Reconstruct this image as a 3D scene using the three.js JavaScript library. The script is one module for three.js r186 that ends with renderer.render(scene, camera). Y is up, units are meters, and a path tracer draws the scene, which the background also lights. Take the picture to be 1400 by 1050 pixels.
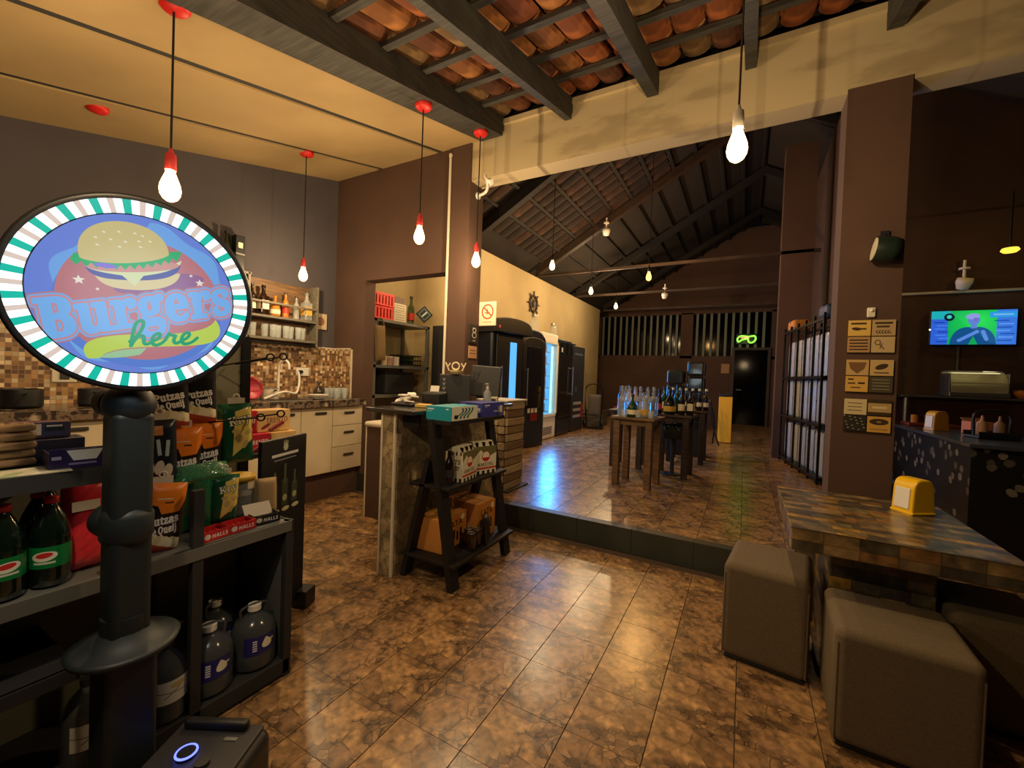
import * as THREE from 'three';
import { RoundedBoxGeometry } from 'three/addons/geometries/RoundedBoxGeometry.js';
import { mergeGeometries } from 'three/addons/utils/BufferGeometryUtils.js';
import { RectAreaLightUniformsLib } from 'three/addons/lights/RectAreaLightUniformsLib.js';

// ---------------------------------------------------------------- camera, sky, exposure
RectAreaLightUniformsLib.init();
const scene = new THREE.Scene();
const EYE = new THREE.Vector3(0, 1.36, 0);
const FOCAL = 574.44;
const camera = new THREE.PerspectiveCamera(2 * Math.atan(525 / FOCAL) * 180 / Math.PI, 1400 / 1050, 0.05, 80);
camera.rotation.order = 'YXZ';
const RAD = Math.PI / 180;
camera.rotation.set(-1.091 * RAD, 28.948 * RAD, 2.121 * RAD);
camera.position.copy(EYE);
camera.updateMatrixWorld(true);
scene.background = new THREE.Color(0x05070c);          // night outside
const renderer = new THREE.WebGLRenderer({ antialias: true });
renderer.toneMapping = THREE.LinearToneMapping;
renderer.toneMappingExposure = 1.0;
renderer.shadowMap.enabled = true;
const BULB_CD = 2.6, WARM = [1, 0.70, 0.38];
const SIGN_GLOW = 1.7;
const FRIDGE_GLOW = 6;
const HALL_CD = 5.6;
// lamps stand in their builders further down

// ---------------------------------------------------------------- helpers
let seed = 7;
const rnd = () => { seed = (seed + 0x6d2b79f5) | 0; let t = Math.imul(seed ^ (seed >>> 15), 1 | seed); t = (t + Math.imul(t ^ (t >>> 7), 61 | t)) ^ t; return ((t ^ (t >>> 14)) >>> 0) / 4294967296; };
const rr = (a, b) => a + (b - a) * rnd();
const V = (x, y, z) => new THREE.Vector3(x, y, z);
// survey helpers: a measured sight line, cut with a real plane of the room
const sight = (px, py) => V((px - 700) / FOCAL, -(py - 525) / FOCAL, -1).applyEuler(camera.rotation);
const onY = (px, py, y = 0) => { const d = sight(px, py); return EYE.clone().addScaledVector(d, (y - EYE.y) / d.y); };
const onX = (px, py, x) => { const d = sight(px, py); return EYE.clone().addScaledVector(d, x / d.x); };
const onZ = (px, py, z) => { const d = sight(px, py); return EYE.clone().addScaledVector(d, z / d.z); };
const atD = (px, py, dist) => EYE.clone().addScaledVector(sight(px, py), dist);

const used = {};
const numbered = (n) => { const k = used[n] = (used[n] ?? -1) + 1; return k ? n + '_' + String(k).padStart(3, '0') : n; };
const shade = (o) => { o.castShadow = true; o.receiveShadow = true; return o; };
const strip = (g) => { const h = g.index ? g.toNonIndexed() : g; for (const k of Object.keys(h.attributes)) if (!['position', 'normal', 'uv'].includes(k)) h.deleteAttribute(k); return h; };
const fit = (gs, m) => { const g = merge(gs); return m.userData.metric ? metric(g) : g; };
const merge = (gs) => { gs = Array.isArray(gs) ? gs.flat(3) : [gs]; return gs.length === 1 ? gs[0] : mergeGeometries(gs.map(strip)); };
function tag(o, label, category, group) { o.userData.label = label; o.userData.category = category; if (group) o.userData.group = group; return o; }
function thing(name, label, category, p = [0, 0, 0], ry = 0, group) {
  const o = new THREE.Group(); o.name = numbered(name); scene.add(o);
  if (p.isVector3) o.position.copy(p); else o.position.set(...p);
  o.rotation.y = ry; return tag(o, label, category, group);
}
function part(name, gs, m, parent) { const o = shade(new THREE.Mesh(fit(gs, m), m)); o.name = numbered(name); parent.add(o); return o; }
function solo(name, label, category, gs, m, p = [0, 0, 0], ry = 0, group) {
  const o = shade(new THREE.Mesh(fit(gs, m), m)); o.name = numbered(name); scene.add(o);
  if (p.isVector3) o.position.copy(p); else o.position.set(...p);
  o.rotation.y = ry; return tag(o, label, category, group);
}
function struct(name, gs, m, parent) {
  const o = gs ? shade(new THREE.Mesh(fit(gs, m), m)) : new THREE.Group();
  o.name = parent ? numbered(name) : name; (parent || scene).add(o); if (!parent) o.userData.kind = 'structure'; return o;
}
function dup(root, label, p, ry, group) {
  const c = root.clone(); c.userData = { ...root.userData }; c.name = numbered(root.name.replace(/_\d{3}$/, '')); scene.add(c);
  if (p.isVector3) c.position.copy(p); else c.position.set(...p);
  if (ry !== undefined) c.rotation.y = ry; if (label) c.userData.label = label; if (group) c.userData.group = group; return c;
}
// geometry
const T = (g, x = 0, y = 0, z = 0, rx = 0, ry = 0, rz = 0) => { if (rx || ry || rz) g.applyMatrix4(new THREE.Matrix4().makeRotationFromEuler(new THREE.Euler(rx, ry, rz))); return g.translate(x, y, z); };
const bx = (w, h, d, x = 0, y = 0, z = 0, rx = 0, ry = 0, rz = 0) => T(new THREE.BoxGeometry(w, h, d), x, y, z, rx, ry, rz);
const rb = (w, h, d, r, x = 0, y = 0, z = 0, s = 2) => T(new RoundedBoxGeometry(w, h, d, s, Math.min(r, w / 2.01, h / 2.01, d / 2.01)), x, y, z);
const cy = (r0, r1, h, x = 0, y = 0, z = 0, n = 20) => T(new THREE.CylinderGeometry(r1, r0, h, n), x, y + h / 2, z);
const sp = (r, x = 0, y = 0, z = 0, n = 16) => T(new THREE.SphereGeometry(r, n, n * 0.7 | 0), x, y, z);
const lathe = (pts, n = 20, x = 0, y = 0, z = 0) => T(new THREE.LatheGeometry(pts.map(([a, b]) => new THREE.Vector2(a, b)), n), x, y, z);
const tube = (pts, r, n = 24, k = 8, closed = false) => new THREE.TubeGeometry(new THREE.CatmullRomCurve3(pts.map((p) => p.isVector3 ? p : V(...p)), closed, 'centripetal'), n, r, k, closed);
function bar(a, b, w, d = w) {                       // a straight square bar between two points
  a = a.isVector3 ? a : V(...a); b = b.isVector3 ? b : V(...b);
  const l = a.distanceTo(b), g = new THREE.BoxGeometry(w, l, d);
  const q = new THREE.Quaternion().setFromUnitVectors(V(0, 1, 0), b.clone().sub(a).normalize());
  return g.applyQuaternion(q).translate((a.x + b.x) / 2, (a.y + b.y) / 2, (a.z + b.z) / 2);
}
function rod(a, b, r, k = 10) {
  a = a.isVector3 ? a : V(...a); b = b.isVector3 ? b : V(...b);
  const l = a.distanceTo(b), g = new THREE.CylinderGeometry(r, r, l, k);
  return g.applyQuaternion(new THREE.Quaternion().setFromUnitVectors(V(0, 1, 0), b.clone().sub(a).normalize())).translate((a.x + b.x) / 2, (a.y + b.y) / 2, (a.z + b.z) / 2);
}
const ext = (pts, depth, bevel = 0) => new THREE.ExtrudeGeometry(pts.getPoints ? pts : new THREE.Shape(pts.map(([a, b]) => new THREE.Vector2(a, b))), { depth, bevelEnabled: bevel > 0, bevelThickness: bevel, bevelSize: bevel, bevelSegments: 2, curveSegments: 12 });
function metric(g, s = 1, ox = 0, oy = 0) {          // uv in metres (times s) from position, by the face's main direction
  const h = g.index ? g.toNonIndexed() : g, p = h.attributes.position, n = h.attributes.normal, uv = new Float32Array(p.count * 2);
  for (let i = 0; i < p.count; i++) {
    const ax = Math.abs(n.getX(i)), ay = Math.abs(n.getY(i)), az = Math.abs(n.getZ(i));
    const [u, v] = ay >= ax && ay >= az ? [p.getX(i), p.getZ(i)] : ax >= az ? [p.getZ(i), p.getY(i)] : [p.getX(i), p.getY(i)];
    uv[2 * i] = u * s + ox; uv[2 * i + 1] = v * s + oy;
  }
  h.setAttribute('uv', new THREE.BufferAttribute(uv, 2)); return h;
}
// face print: a flat rectangle just proud of a surface, facing +z
const card = (w, h, x = 0, y = 0, z = 0, ry = 0, rx = 0) => T(bx(w, h, 0.0016), x, y, z, rx, ry);

// ---------------------------------------------------------------- textures
const hash = (x, y, s) => { let h = Math.imul(x, 374761393) ^ Math.imul(y, 668265263) ^ Math.imul(s, 1274126177); h = Math.imul(h ^ (h >>> 13), 1274126177); return ((h ^ (h >>> 16)) >>> 0) / 4294967296; };
function vnoise(x, y, per, s) {                      // value noise, repeats every per cells
  const xi = Math.floor(x), yi = Math.floor(y), fx = x - xi, fy = y - yi, sx = fx * fx * (3 - 2 * fx), sy = fy * fy * (3 - 2 * fy);
  const w = (a) => ((a % per) + per) % per, a = hash(w(xi), w(yi), s), b = hash(w(xi + 1), w(yi), s), c = hash(w(xi), w(yi + 1), s), d = hash(w(xi + 1), w(yi + 1), s);
  return a + (b - a) * sx + (c - a) * sy + (a - b - c + d) * sx * sy;
}
const fbm = (u, v, per, s, oct = 4) => { let t = 0, a = 0.5, n = 0; for (let o = 0; o < oct; o++) { t += a * vnoise(u * per, v * per, per, s + o * 17); n += a; a /= 2; per *= 2; } return t / n; };
function cells(u, v, per, s) {                       // voronoi: nearest id, f1, f2
  const x = u * per, y = v * per, xi = Math.floor(x), yi = Math.floor(y); let f1 = 9, f2 = 9, id = 0;
  for (let j = -1; j <= 1; j++) for (let i = -1; i <= 1; i++) {
    const cx = ((xi + i) % per + per) % per, cyy = ((yi + j) % per + per) % per;
    const dx = xi + i + hash(cx, cyy, s) - x, dy = yi + j + hash(cx, cyy, s + 5) - y, d = Math.hypot(dx, dy);
    if (d < f1) { f2 = f1; f1 = d; id = hash(cx, cyy, s + 9); } else if (d < f2) f2 = d;
  }
  return [id, f1, f2];
}
function tex(size, f, srgb = true, rx = 1, ry = rx) {
  const d = new Uint8Array(size * size * 4);
  for (let j = 0; j < size; j++) for (let i = 0; i < size; i++) { const c = f(i / size, j / size, i, j); for (let k = 0; k < 3; k++) d[(j * size + i) * 4 + k] = Math.max(0, Math.min(255, c[k] * 255)); d[(j * size + i) * 4 + 3] = 255; }
  const t = new THREE.DataTexture(d, size, size); t.wrapS = t.wrapT = THREE.RepeatWrapping; t.magFilter = THREE.LinearFilter; t.minFilter = THREE.LinearMipmapLinearFilter; t.generateMipmaps = true;
  if (srgb) t.colorSpace = THREE.SRGBColorSpace; t.repeat.set(rx, ry); t.needsUpdate = true; return t;
}
function print(w, h, draw, extra = {}) {             // a printed surface (lettering, labels, screens)
  const c = document.createElement('canvas'); c.width = w; c.height = h; draw(c.getContext('2d'), w, h);
  const t = new THREE.CanvasTexture(c); t.colorSpace = THREE.SRGBColorSpace; t.wrapS = t.wrapT = THREE.RepeatWrapping; t.magFilter = THREE.LinearFilter;
  return new THREE.MeshStandardMaterial({ map: t, roughness: 0.5, ...extra });
}
const mix = (a, b, t) => [a[0] + (b[0] - a[0]) * t, a[1] + (b[1] - a[1]) * t, a[2] + (b[2] - a[2]) * t];
const rgb = (r, g, b) => [r / 255, g / 255, b / 255];
const sm = (a, b, x) => { const t = Math.max(0, Math.min(1, (x - a) / (b - a))); return t * t * (3 - 2 * t); };
const std = (color, roughness = 0.6, o = {}) => new THREE.MeshStandardMaterial({ color, roughness, ...o });
const phy = (color, roughness, o) => new THREE.MeshPhysicalMaterial({ color, roughness, ...o });

// slate-look ceramic: flagstone shards with dark cracks, four different tiles on one sheet
const slate = (u, v) => {
  const wu = u + 0.05 * (fbm(u, v, 4, 3) - 0.5), wv = v + 0.05 * (fbm(u, v, 4, 31) - 0.5);
  const [id, f1, f2] = cells(wu * 1 + 0.0, wv, 4, 11), [id2, g1, g2] = cells(wu + 0.03 * fbm(u, v, 16, 91, 2), wv, 17, 23);
  let c = mix(rgb(174, 136, 90), rgb(136, 104, 70), id);
  c = mix(c, rgb(150, 116, 88), sm(0.6, 0.9, hash(id * 999 | 0, 1, 2)) * 0.6);
  const rough = sm(0.43, 0.56, fbm(u, v, 5, 71, 3));                // zones of broken small shards
  c = mix(c, mix(rgb(164, 128, 88), rgb(88, 66, 46), id2), rough * 0.85);
  c = mix(c, rgb(84, 62, 42), (1 - sm(0.01, 0.06, f2 - f1)) * 0.75 * sm(0.35, 0.6, fbm(u, v, 6, 41)));
  c = mix(c, rgb(52, 40, 28), (1 - sm(0.02, 0.12, g2 - g1)) * rough * 0.75);
  const n = fbm(u, v, 24, 5, 4); c = c.map((k) => k * (0.6 + 0.74 * n));
  return c;
};
const TX = {};
TX.slate = tex(1024, slate);
TX.slateBump = tex(512, (u, v) => { const n = fbm(u, v, 12, 5, 5); return [n, n, n]; }, false);
TX.grime = tex(512, (u, v) => { const n = fbm(u, v, 3, 9, 5); const k = 0.8 + 0.3 * n; return [k, k * 0.985, k * 0.96]; });
TX.fine = tex(256, (u, v) => { const n = fbm(u, v, 32, 15, 3); return [n, n, n]; }, false);
TX.beam = tex(512, (u, v) => {                        // plaster with run-down streaks
  const s = sm(0.62, 0.8, fbm(u, v * 0.0 + 0.3, 24, 61, 3)) * sm(0.1, 0.9, vnoise(u * 40, 0.5, 40, 5)), n = fbm(u, v, 6, 3, 5);
  return mix(rgb(212, 196, 158), rgb(104, 88, 64), 0.9 * s * (0.5 + 0.5 * vnoise(u * 24, v * 3, 24, 8)) + 0.25 * sm(0.5, 0.75, n));
});
TX.wood = tex(512, (u, v) => { const g = fbm(u, v * 8 % 1, 2, 7, 2), r = vnoise(u * 6 + g * 3, v * 90, 600, 12), n = fbm(u, v, 10, 2, 4); return [0, 0, 0].map(() => 0.62 + 0.26 * r + 0.2 * (n - 0.5)); });
TX.clay = tex(256, (u, v) => { const n = fbm(u, v, 5, 21, 5), d = sm(0.55, 0.8, fbm(u, v, 4, 77, 3)); return mix(mix(rgb(255, 255, 255), rgb(190, 170, 150), n), rgb(90, 74, 66), d * 0.55); });
TX.mosaic = tex(512, (u, v) => {                      // small squares, browns and creams
  const k = 16, i = Math.floor(u * k), j = Math.floor(v * k), fu = u * k - i, fv = v * k - j, e = Math.min(fu, fv, 1 - fu, 1 - fv), h = hash(i, j, 4), h2 = hash(i, j, 8);
  const c = h < 0.3 ? rgb(206, 186, 150) : h < 0.55 ? rgb(170, 132, 88) : h < 0.8 ? rgb(134, 98, 64) : rgb(104, 74, 54);
  return mix(rgb(150, 134, 112), c.map((x) => x * (0.85 + 0.3 * h2)), sm(0.02, 0.08, e));
});
TX.granite = tex(256, (u, v) => { const n = fbm(u, v, 24, 5, 3), m = fbm(u, v, 8, 51, 3); return mix(mix(rgb(120, 104, 88), rgb(58, 50, 46), sm(0.4, 0.6, n)), rgb(180, 164, 140), sm(0.6, 0.75, m)); });
const stones = (a, b, c2, per, jointDark = 0.6) => (u, v) => {     // printed stacked stone
  const rows = per, j = Math.floor(v * rows), off = hash(j, 3, 7) * 4, kx = per / 2, i = Math.floor(u * kx + off) % 97, fu = (u * kx + off) % 1, fv = v * rows - j;
  const h = hash(((i % kx) + kx) % kx, j, 3), e = Math.min(fu * 2, (1 - fu) * 2, fv, 1 - fv), n = fbm(u, v, 20, 9, 4);
  let c = h < 0.4 ? a : h < 0.75 ? b : c2; c = c.map((x) => x * (0.65 + 0.7 * n));
  return mix(c.map((x) => x * (1 - jointDark)), c, sm(0.0, 0.12, e));
};
TX.stack = tex(512, (u, v) => {                       // mosaic of mixed slate slips, printed
  const rows = 12, j = Math.floor(v * rows), kx = 5 + (hash(j, 3, 7) * 3 | 0), x = u * kx, i = Math.floor(x), fu = x - i, fv = v * rows - j, h = hash(i % kx, j, 3), n = fbm(u, v, 16, 9, 4), e = Math.min(fu * 2, (1 - fu) * 2, fv, 1 - fv);
  const c = [rgb(132, 118, 92), rgb(96, 92, 78), rgb(158, 138, 100), rgb(84, 80, 76), rgb(150, 118, 76), rgb(116, 112, 96), rgb(172, 140, 70)][h * 7 | 0].map((k) => k * (0.6 + 0.8 * n));
  return mix(c.map((k) => k * 0.72), c, sm(0, 0.07, e));
});
TX.stackBar = tex(512, (u, v) => { const n = fbm(u, v, 8, 19, 5), [id, f1, f2] = cells(u, v, 10, 31); return mix(mix(rgb(160, 142, 106), rgb(122, 108, 84), id), rgb(184, 164, 122), sm(0.5, 0.75, n)).map((x) => x * (0.75 + 0.25 * sm(0, 0.12, f2 - f1))); });
TX.cloth = tex(256, (u, v) => { const n = fbm(u, v, 40, 3, 2), w = 0.5 + 0.25 * Math.sin(u * 402) + 0.25 * Math.sin(v * 402); return [0, 0, 0].map(() => 0.78 + 0.14 * n + 0.1 * w); });
TX.leaf = tex(512, (u, v) => { const [id, f1] = cells(u + 0.02 * fbm(u, v, 5, 2), v * 1, 9, 3), a = hash(id * 4096 | 0, 1, 1); return a > 0.55 && f1 < 0.33 * (0.5 + fbm(u, v, 14, 8)) ? mix(rgb(70, 66, 60), rgb(120, 112, 100), hash(id * 4096 | 0, 2, 2)) : mix(rgb(16, 15, 14), rgb(30, 28, 26), fbm(u, v, 8, 5)); });
const cl = (t, r, r2 = r) => { const c = t.clone(); c.repeat.set(r, r2); c.needsUpdate = true; return c; };

const M = {
  tile: new THREE.MeshPhysicalMaterial({ map: TX.slate, roughness: 0.3, bumpMap: TX.slateBump, bumpScale: 0.0012, clearcoat: 0.25, clearcoatRoughness: 0.22 }),
  grout: std(0x4a3a2c, 0.9),
  brown: std(0xffffff, 0.85, { map: cl(TX.grime, 0.5), color: 0x563f33 }),
  mauve: std(0xffffff, 0.85, { map: cl(TX.grime, 0.5), color: 0x4e4a50 }),
  dark: std(0x2a221e, 0.85, { map: cl(TX.grime, 0.5) }),
  roofdark: std(0x2a221c, 0.9, { map: cl(TX.grime, 0.6) }),
  cream: std(0xc0ad82, 0.85, { map: cl(TX.grime, 0.4) }),
  beam: std(0xe6e2da, 0.85, { map: cl(TX.beam, 0.5, 1.4) }),
  panel: std(0xac9468, 0.8, { map: cl(TX.grime, 0.45) }),
  rafter: std(0x4e4c46, 0.75, { map: cl(TX.wood, 1, 1) }),
  woodmid: std(0x8a6844, 0.6, { map: cl(TX.wood, 1.4) }),
  wooddark: std(0x4a3626, 0.6, { map: cl(TX.wood, 1.4) }),
  blackwood: std(0x24211f, 0.6, { map: cl(TX.wood, 1.4) }),
  slatgrey: std(0x6c7064, 0.6), pegboard: std(0x6e6c5a, 0.7),
  riser: std(0x3c4038, 0.5, { map: cl(TX.grime, 1.2) }),
  black: std(0x1a1b1d, 0.45), blackmatt: std(0x29292a, 0.72), standblack: std(0x1c2529, 0.5), charcoal: std(0x2c2c2e, 0.5), steel: std(0x9a9a98, 0.35, { metalness: 0.8 }), shelfgrey: std(0x6f716c, 0.5, { metalness: 0.3 }), darkmetal: std(0x1c1c1d, 0.4, { metalness: 0.6 }),
  white: std(0xe8e4da, 0.5), offwhite: std(0xd6cdb8, 0.6), laminate: std(0xdcd0b4, 0.45, { map: cl(TX.grime, 0.6) }), red: std(0xd8231d, 0.45), redcap: std(0xd03a3a, 0.4), yellow: std(0xf0c010, 0.4), orange: std(0xd07820, 0.7), orangecard: std(0xc9853a, 0.8),
  mosaic: std(0xffffff, 0.35, { map: cl(TX.mosaic, 2.1), bumpMap: cl(TX.mosaic, 2.1), bumpScale: 0.001 }),
  granite: std(0xffffff, 0.2, { map: cl(TX.granite, 2) }),
  stackTop: new THREE.MeshPhysicalMaterial({ color: 0xe0d4c0, map: cl(TX.stack, 1.6), roughness: 0.35, clearcoat: 0.3, clearcoatRoughness: 0.25 }),
  stackBar: std(0xffffff, 0.55, { map: cl(TX.stackBar, 1.4) }),
  cloth: std(0x76664c, 0.95, { map: cl(TX.cloth, 6), bumpMap: cl(TX.cloth, 6), bumpScale: 0.001 }),
  leaf: std(0xffffff, 0.35, { map: cl(TX.leaf, 1.3) }),
  glass: phy(0xf4f8f8, 0.06, { transmission: 0.82, thickness: 0, ior: 1.5 }), glassG: phy(0xb4cabc, 0.05, { transmission: 1, thickness: 0, ior: 1.45 }),
  clearplastic: phy(0x8f979c, 0.15, { transmission: 0.8, thickness: 0, ior: 1.4 }),
  greenglass: phy(0x0d3a1c, 0.12, { clearcoat: 1, clearcoatRoughness: 0.05 }), soda: phy(0x0a1a12, 0.1, { clearcoat: 1, clearcoatRoughness: 0.05 }), brownglass: phy(0x1c0e06, 0.1, { clearcoat: 1, clearcoatRoughness: 0.05 }), amber: phy(0xb07028, 0.1, { clearcoat: 1 }),
};
M.pitch = phy(0x050506, 0.08, { specularIntensity: 0.35 });
M.purlin = std(0x1c1713, 0.9);
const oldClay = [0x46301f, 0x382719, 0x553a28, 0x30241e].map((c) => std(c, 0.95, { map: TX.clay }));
const clayMats = [0xcc7c42, 0xb8704a, 0xa0663f, 0xd69654, 0xb89a6a, 0x84553a].map((c) => std(c, 0.9, { map: TX.clay, bumpMap: TX.clay, bumpScale: 0.002 }));
// materials whose maps repeat per metre get metric uv by themselves
for (const k of Object.keys(M)) M[k].userData.metric = !!M[k].map;
M.tile.userData.metric = false;
// ---------------------------------------------------------------- the setting
const ZB = -3.34, SL = 0.255, PT = 0.195;              // front plane of the beam, roof pitch, platform height
const shear = (g, k = SL) => { const p = g.attributes.position; for (let i = 0; i < p.count; i++) p.setY(i, p.getY(i) - k * p.getZ(i)); g.computeVertexNormals(); return g; };
const slab = (x0, x1, y0, h, z0, z1) => shear((() => { const g = bx(x1 - x0, h, z0 - z1, (x0 + x1) / 2, y0 + h / 2, (z0 + z1) / 2); return g.toNonIndexed(); })());
const sb = (x0, x1, y0, y1, z0, z1) => bx(Math.abs(x1 - x0), Math.abs(y1 - y0), Math.abs(z1 - z0), (x0 + x1) / 2, (y0 + y1) / 2, (z0 + z1) / 2);

// floors: every tile laid on its bed
const TP = 0.2885, TZ = 0.2855;
const tileGeo = [0, 1, 2, 3].map((q) => {
  const g = bx(TP - 0.004, 0.012, TZ - 0.002, 0, -0.006, 0).toNonIndexed(), p = g.attributes.position, uv = g.attributes.uv;
  for (let i = 0; i < p.count; i++) uv.setXY(i, (q % 2) * 0.5 + (p.getX(i) / TP + 0.5) * 0.48 + 0.01, (q >> 1) * 0.5 + (p.getZ(i) / TZ + 0.5) * 0.48 + 0.01);
  return g;
});
const floor = struct('floor', [sb(-4.5, 3.8, -0.12, -0.0035, 2.7, ZB)], M.grout);
for (let i = -13; i <= 5; i++) for (let j = 0; j < 12; j++) {
  const x = -0.266 + (i + 0.5) * TP, z = 0.1885 - (j + 0.5) * TZ; if (z < ZB + 0.02) continue;
  const t = shade(new THREE.Mesh(tileGeo[hash(i + 50, j, 5) * 4 | 0], M.tile)); t.name = numbered('floor_tile'); t.position.set(x, hash(i + 50, j, 9) * 0.0008, z); floor.add(t);
}
const platform = struct('floor_platform', [sb(-4.5, 3.8, -0.12, PT - 0.0035, ZB + 0.0, -14.2)], M.grout);
{
  const far = [];
  for (let j = 0; j < 37; j++) for (let i = -12; i <= 12; i++) {
    const x = -0.266 + (i + 0.5) * TP, z = ZB - 0.075 - (j + 0.5) * TZ;
    if (j < 16 && i >= -10 && i <= 6) {
      const t = shade(new THREE.Mesh(tileGeo[hash(i + 70, j, 6) * 4 | 0], M.tile)); t.name = numbered('floor_tile'); t.position.set(x, PT, z); platform.add(t);
    } else far.push(tileGeo[hash(i + 70, j, 6) * 4 | 0].clone().translate(x, PT, z));
  }
  const f = part('distant_floor_tiles', far, M.tile, platform); f.userData.kind = 'stuff';
  const riserG = metric(bx(0.447, PT - 0.012, 0.012)), nosG = metric(bx(0.447, 0.012, 0.086));
  for (let k = 0; k < 18; k++) {
    const x = -4.1 + k * 0.45;
    const r = shade(new THREE.Mesh(riserG, M.riser)); r.name = numbered('riser_tile'); r.position.set(x, (PT - 0.012) / 2, ZB + 0.006); platform.add(r);
    const n = shade(new THREE.Mesh(nosG, M.riser)); n.name = numbered('nosing_tile'); n.position.set(x, PT - 0.006, ZB - 0.031); platform.add(n);
  }
}
// walls of the kitchen side
const wallLeft = struct('wall_left', fit([sb(-4.45, -4.28, -0.1, 4.2, 2.7, ZB)], M.mauve), M.mauve);
const wallKitchen = struct('wall_kitchen', fit([sb(-4.45, -3.78, 0, 3.62, ZB, ZB - 0.15), sb(-3.78, -2.62, 2.37, 3.62, ZB, ZB - 0.15)], M.brown), M.brown);
struct('pillar_left', fit([sb(-2.62, -2.372, 0, 3.62, ZB + 0.02, ZB - 0.21)], M.brown), M.brown);
solo('cable_conduit', 'thin white cable conduit running up the brown pillar beside the bar', 'conduit', [rb(0.022, 3.4, 0.016, 0.004, 0, 1.72, 0), rb(0.03, 0.03, 0.02, 0.004, 0, 3.4, 0)], M.offwhite, [-2.612, 0.1, ZB + 0.028]);
// the header beam and what closes the rooms
const beam = struct('beam_front', fit([sb(-2.372, 3.8, 3.215, 3.70, ZB, ZB - 0.19)], M.beam), M.beam);
part('beam_trim', fit([sb(-2.372, 3.8, 3.655, 3.70, ZB + 0.03, ZB - 0.19)], M.beam), M.beam, beam);
struct('wall_gable', fit([ext([[-4.6, 3.62], [3.8, 3.62], [3.8, 3.75], [0.2, 5.9], [-4.6, 3.3]], 0.1).translate(0, 0, ZB - 0.2)], M.dark), M.dark);
struct('wall_front', fit([sb(-4.45, 3.8, -0.1, 3.2, 2.7, 2.85)], M.dark), M.dark);
struct('wall_side', fit([sb(3.65, 3.85, -0.1, 4.6, 2.85, -14.2)], M.dark), M.dark);
struct('pillar_right', fit([sb(0.492, 0.8, 0, 3.235, ZB + 0.012, ZB - 0.2)], M.brown), M.brown);
struct('pillar_hall', fit([sb(0.43, 0.86, PT, 5.2, -8.0, -8.35)], M.brown), M.brown);
// store room and hall
struct('wall_store_left', fit([sb(-4.55, -4.4, 0, 3.7, ZB - 0.15, -4.95)], M.cream), M.cream);
struct('wall_store_back', fit([sb(-4.4, -3.5, 0, 3.7, -4.85, -4.95)], M.cream), M.cream);
const sdoor = struct('door_2', [sb(-4.02, -3.62, PT, 2.05, -4.815, -4.85)], M.blackmatt); part('door_handle', [rod([-3.72, 1.1, -4.79], [-3.62, 1.1, -4.79], 0.012)], M.steel, sdoor);
struct('wall_cream', fit([sb(-4.1, -3.95, 0, 3.47, -4.95, -12.54)], M.cream), M.cream);
struct('wall_recess', fit([sb(-5.4, -5.3, 0, 4.5, -12.5, -14.2), sb(-5.4, -3.95, 0, 3.4, -12.5, -12.56)], M.dark), M.dark);
{ // far wall with two bands of upright slats over dark gaps, and the doorway
  const wb = struct('wall_back', fit([sb(-5.4, 3.8, 0, 2.18, -13.95, -14.1).translate(0, 0, 0), sb(-5.4, 3.8, 3.46, 5.9, -13.95, -14.1), sb(-5.4, -4.34, 2.1, 3.5, -13.95, -14.1), sb(-1.8, -1.45, 2.1, 3.5, -13.95, -14.1), sb(0.6, 3.8, 2.1, 3.5, -13.95, -14.1)], M.brown), M.brown);
  part('gap_backing', [sb(-4.4, 0.7, 2.1, 3.5, -14.08, -14.14)], M.pitch, wb);
  const sg = metric(rb(0.07, 1.3, 0.03, 0.006, 0, 2.83, 0));
  for (let x = -4.26; x < 0.6; x += 0.195) { if (x > -1.85 && x < -1.42) continue; const s = shade(new THREE.Mesh(sg, M.slatgrey)); s.name = numbered('slat'); s.position.set(x, 0, -13.985); wb.add(s); }
}
{
  const d = struct('door_1', [sb(-0.29, 0.54, PT, 2.36, -13.93, -13.948)], M.pitch);
  part('door_frame', [sb(-0.36, -0.29, PT, 2.43, -13.88, -13.95), sb(0.54, 0.61, PT, 2.43, -13.88, -13.95), sb(-0.29, 0.54, 2.36, 2.43, -13.88, -13.95)], M.wooddark, d);
  part('door_handle', [rod([-0.2, 1.2, -13.9], [-0.08, 1.2, -13.9], 0.014), sp(0.02, -0.2, 1.2, -13.92)], M.steel, d);
}
struct('wall_hall_right', fit([sb(1.08, 1.2, PT, 5.4, -7.0, -14.0)], M.brown), M.brown);
struct('wall_bar', fit([sb(1.08, 3.8, PT, 3.5, -7.0, -7.15), sb(1.08, 3.8, 3.5, 5.6, -7.05, -7.15)], M.brown), M.brown);

// ceilings: boards over the kitchen, rafters, battens and clay tiles over the porch
const ceiling = struct('ceiling', null);
for (const [a, b] of [[-4.30, -3.625], [-3.56, -2.80], [-2.735, -2.255]]) part('ceiling_board', fit([slab(a, b, 2.725, 0.02, 2.7, ZB + 0.0)], M.panel), M.panel, ceiling);
for (const x of [-3.59, -2.765]) part('joint_strip', [slab(x - 0.04, x + 0.04, 2.737, 0.012, 2.7, ZB)], M.blackmatt, ceiling);
for (const [x, w, y0] of [[-2.14, 0.23, 2.705], [-1.385, 0.058, 2.68], [-0.70, 0.082, 2.68], [-0.052, 0.07, 2.68], [0.70, 0.08, 2.68], [1.4, 0.07, 2.68], [2.1, 0.07, 2.68], [2.8, 0.07, 2.68], [3.5, 0.07, 2.68]]) {
  const g = slab(x - w / 2, x + w / 2, y0, 0.175, 2.7, ZB + 0.03), p = g.attributes.position;
  part('rafter', fit([g, slab(x - w / 2 + 0.004, x + w / 2 - 0.004, y0 + 0.05, 0.125, ZB + 0.03, ZB + 0.005)], M.rafter), M.rafter, ceiling);
}
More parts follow.
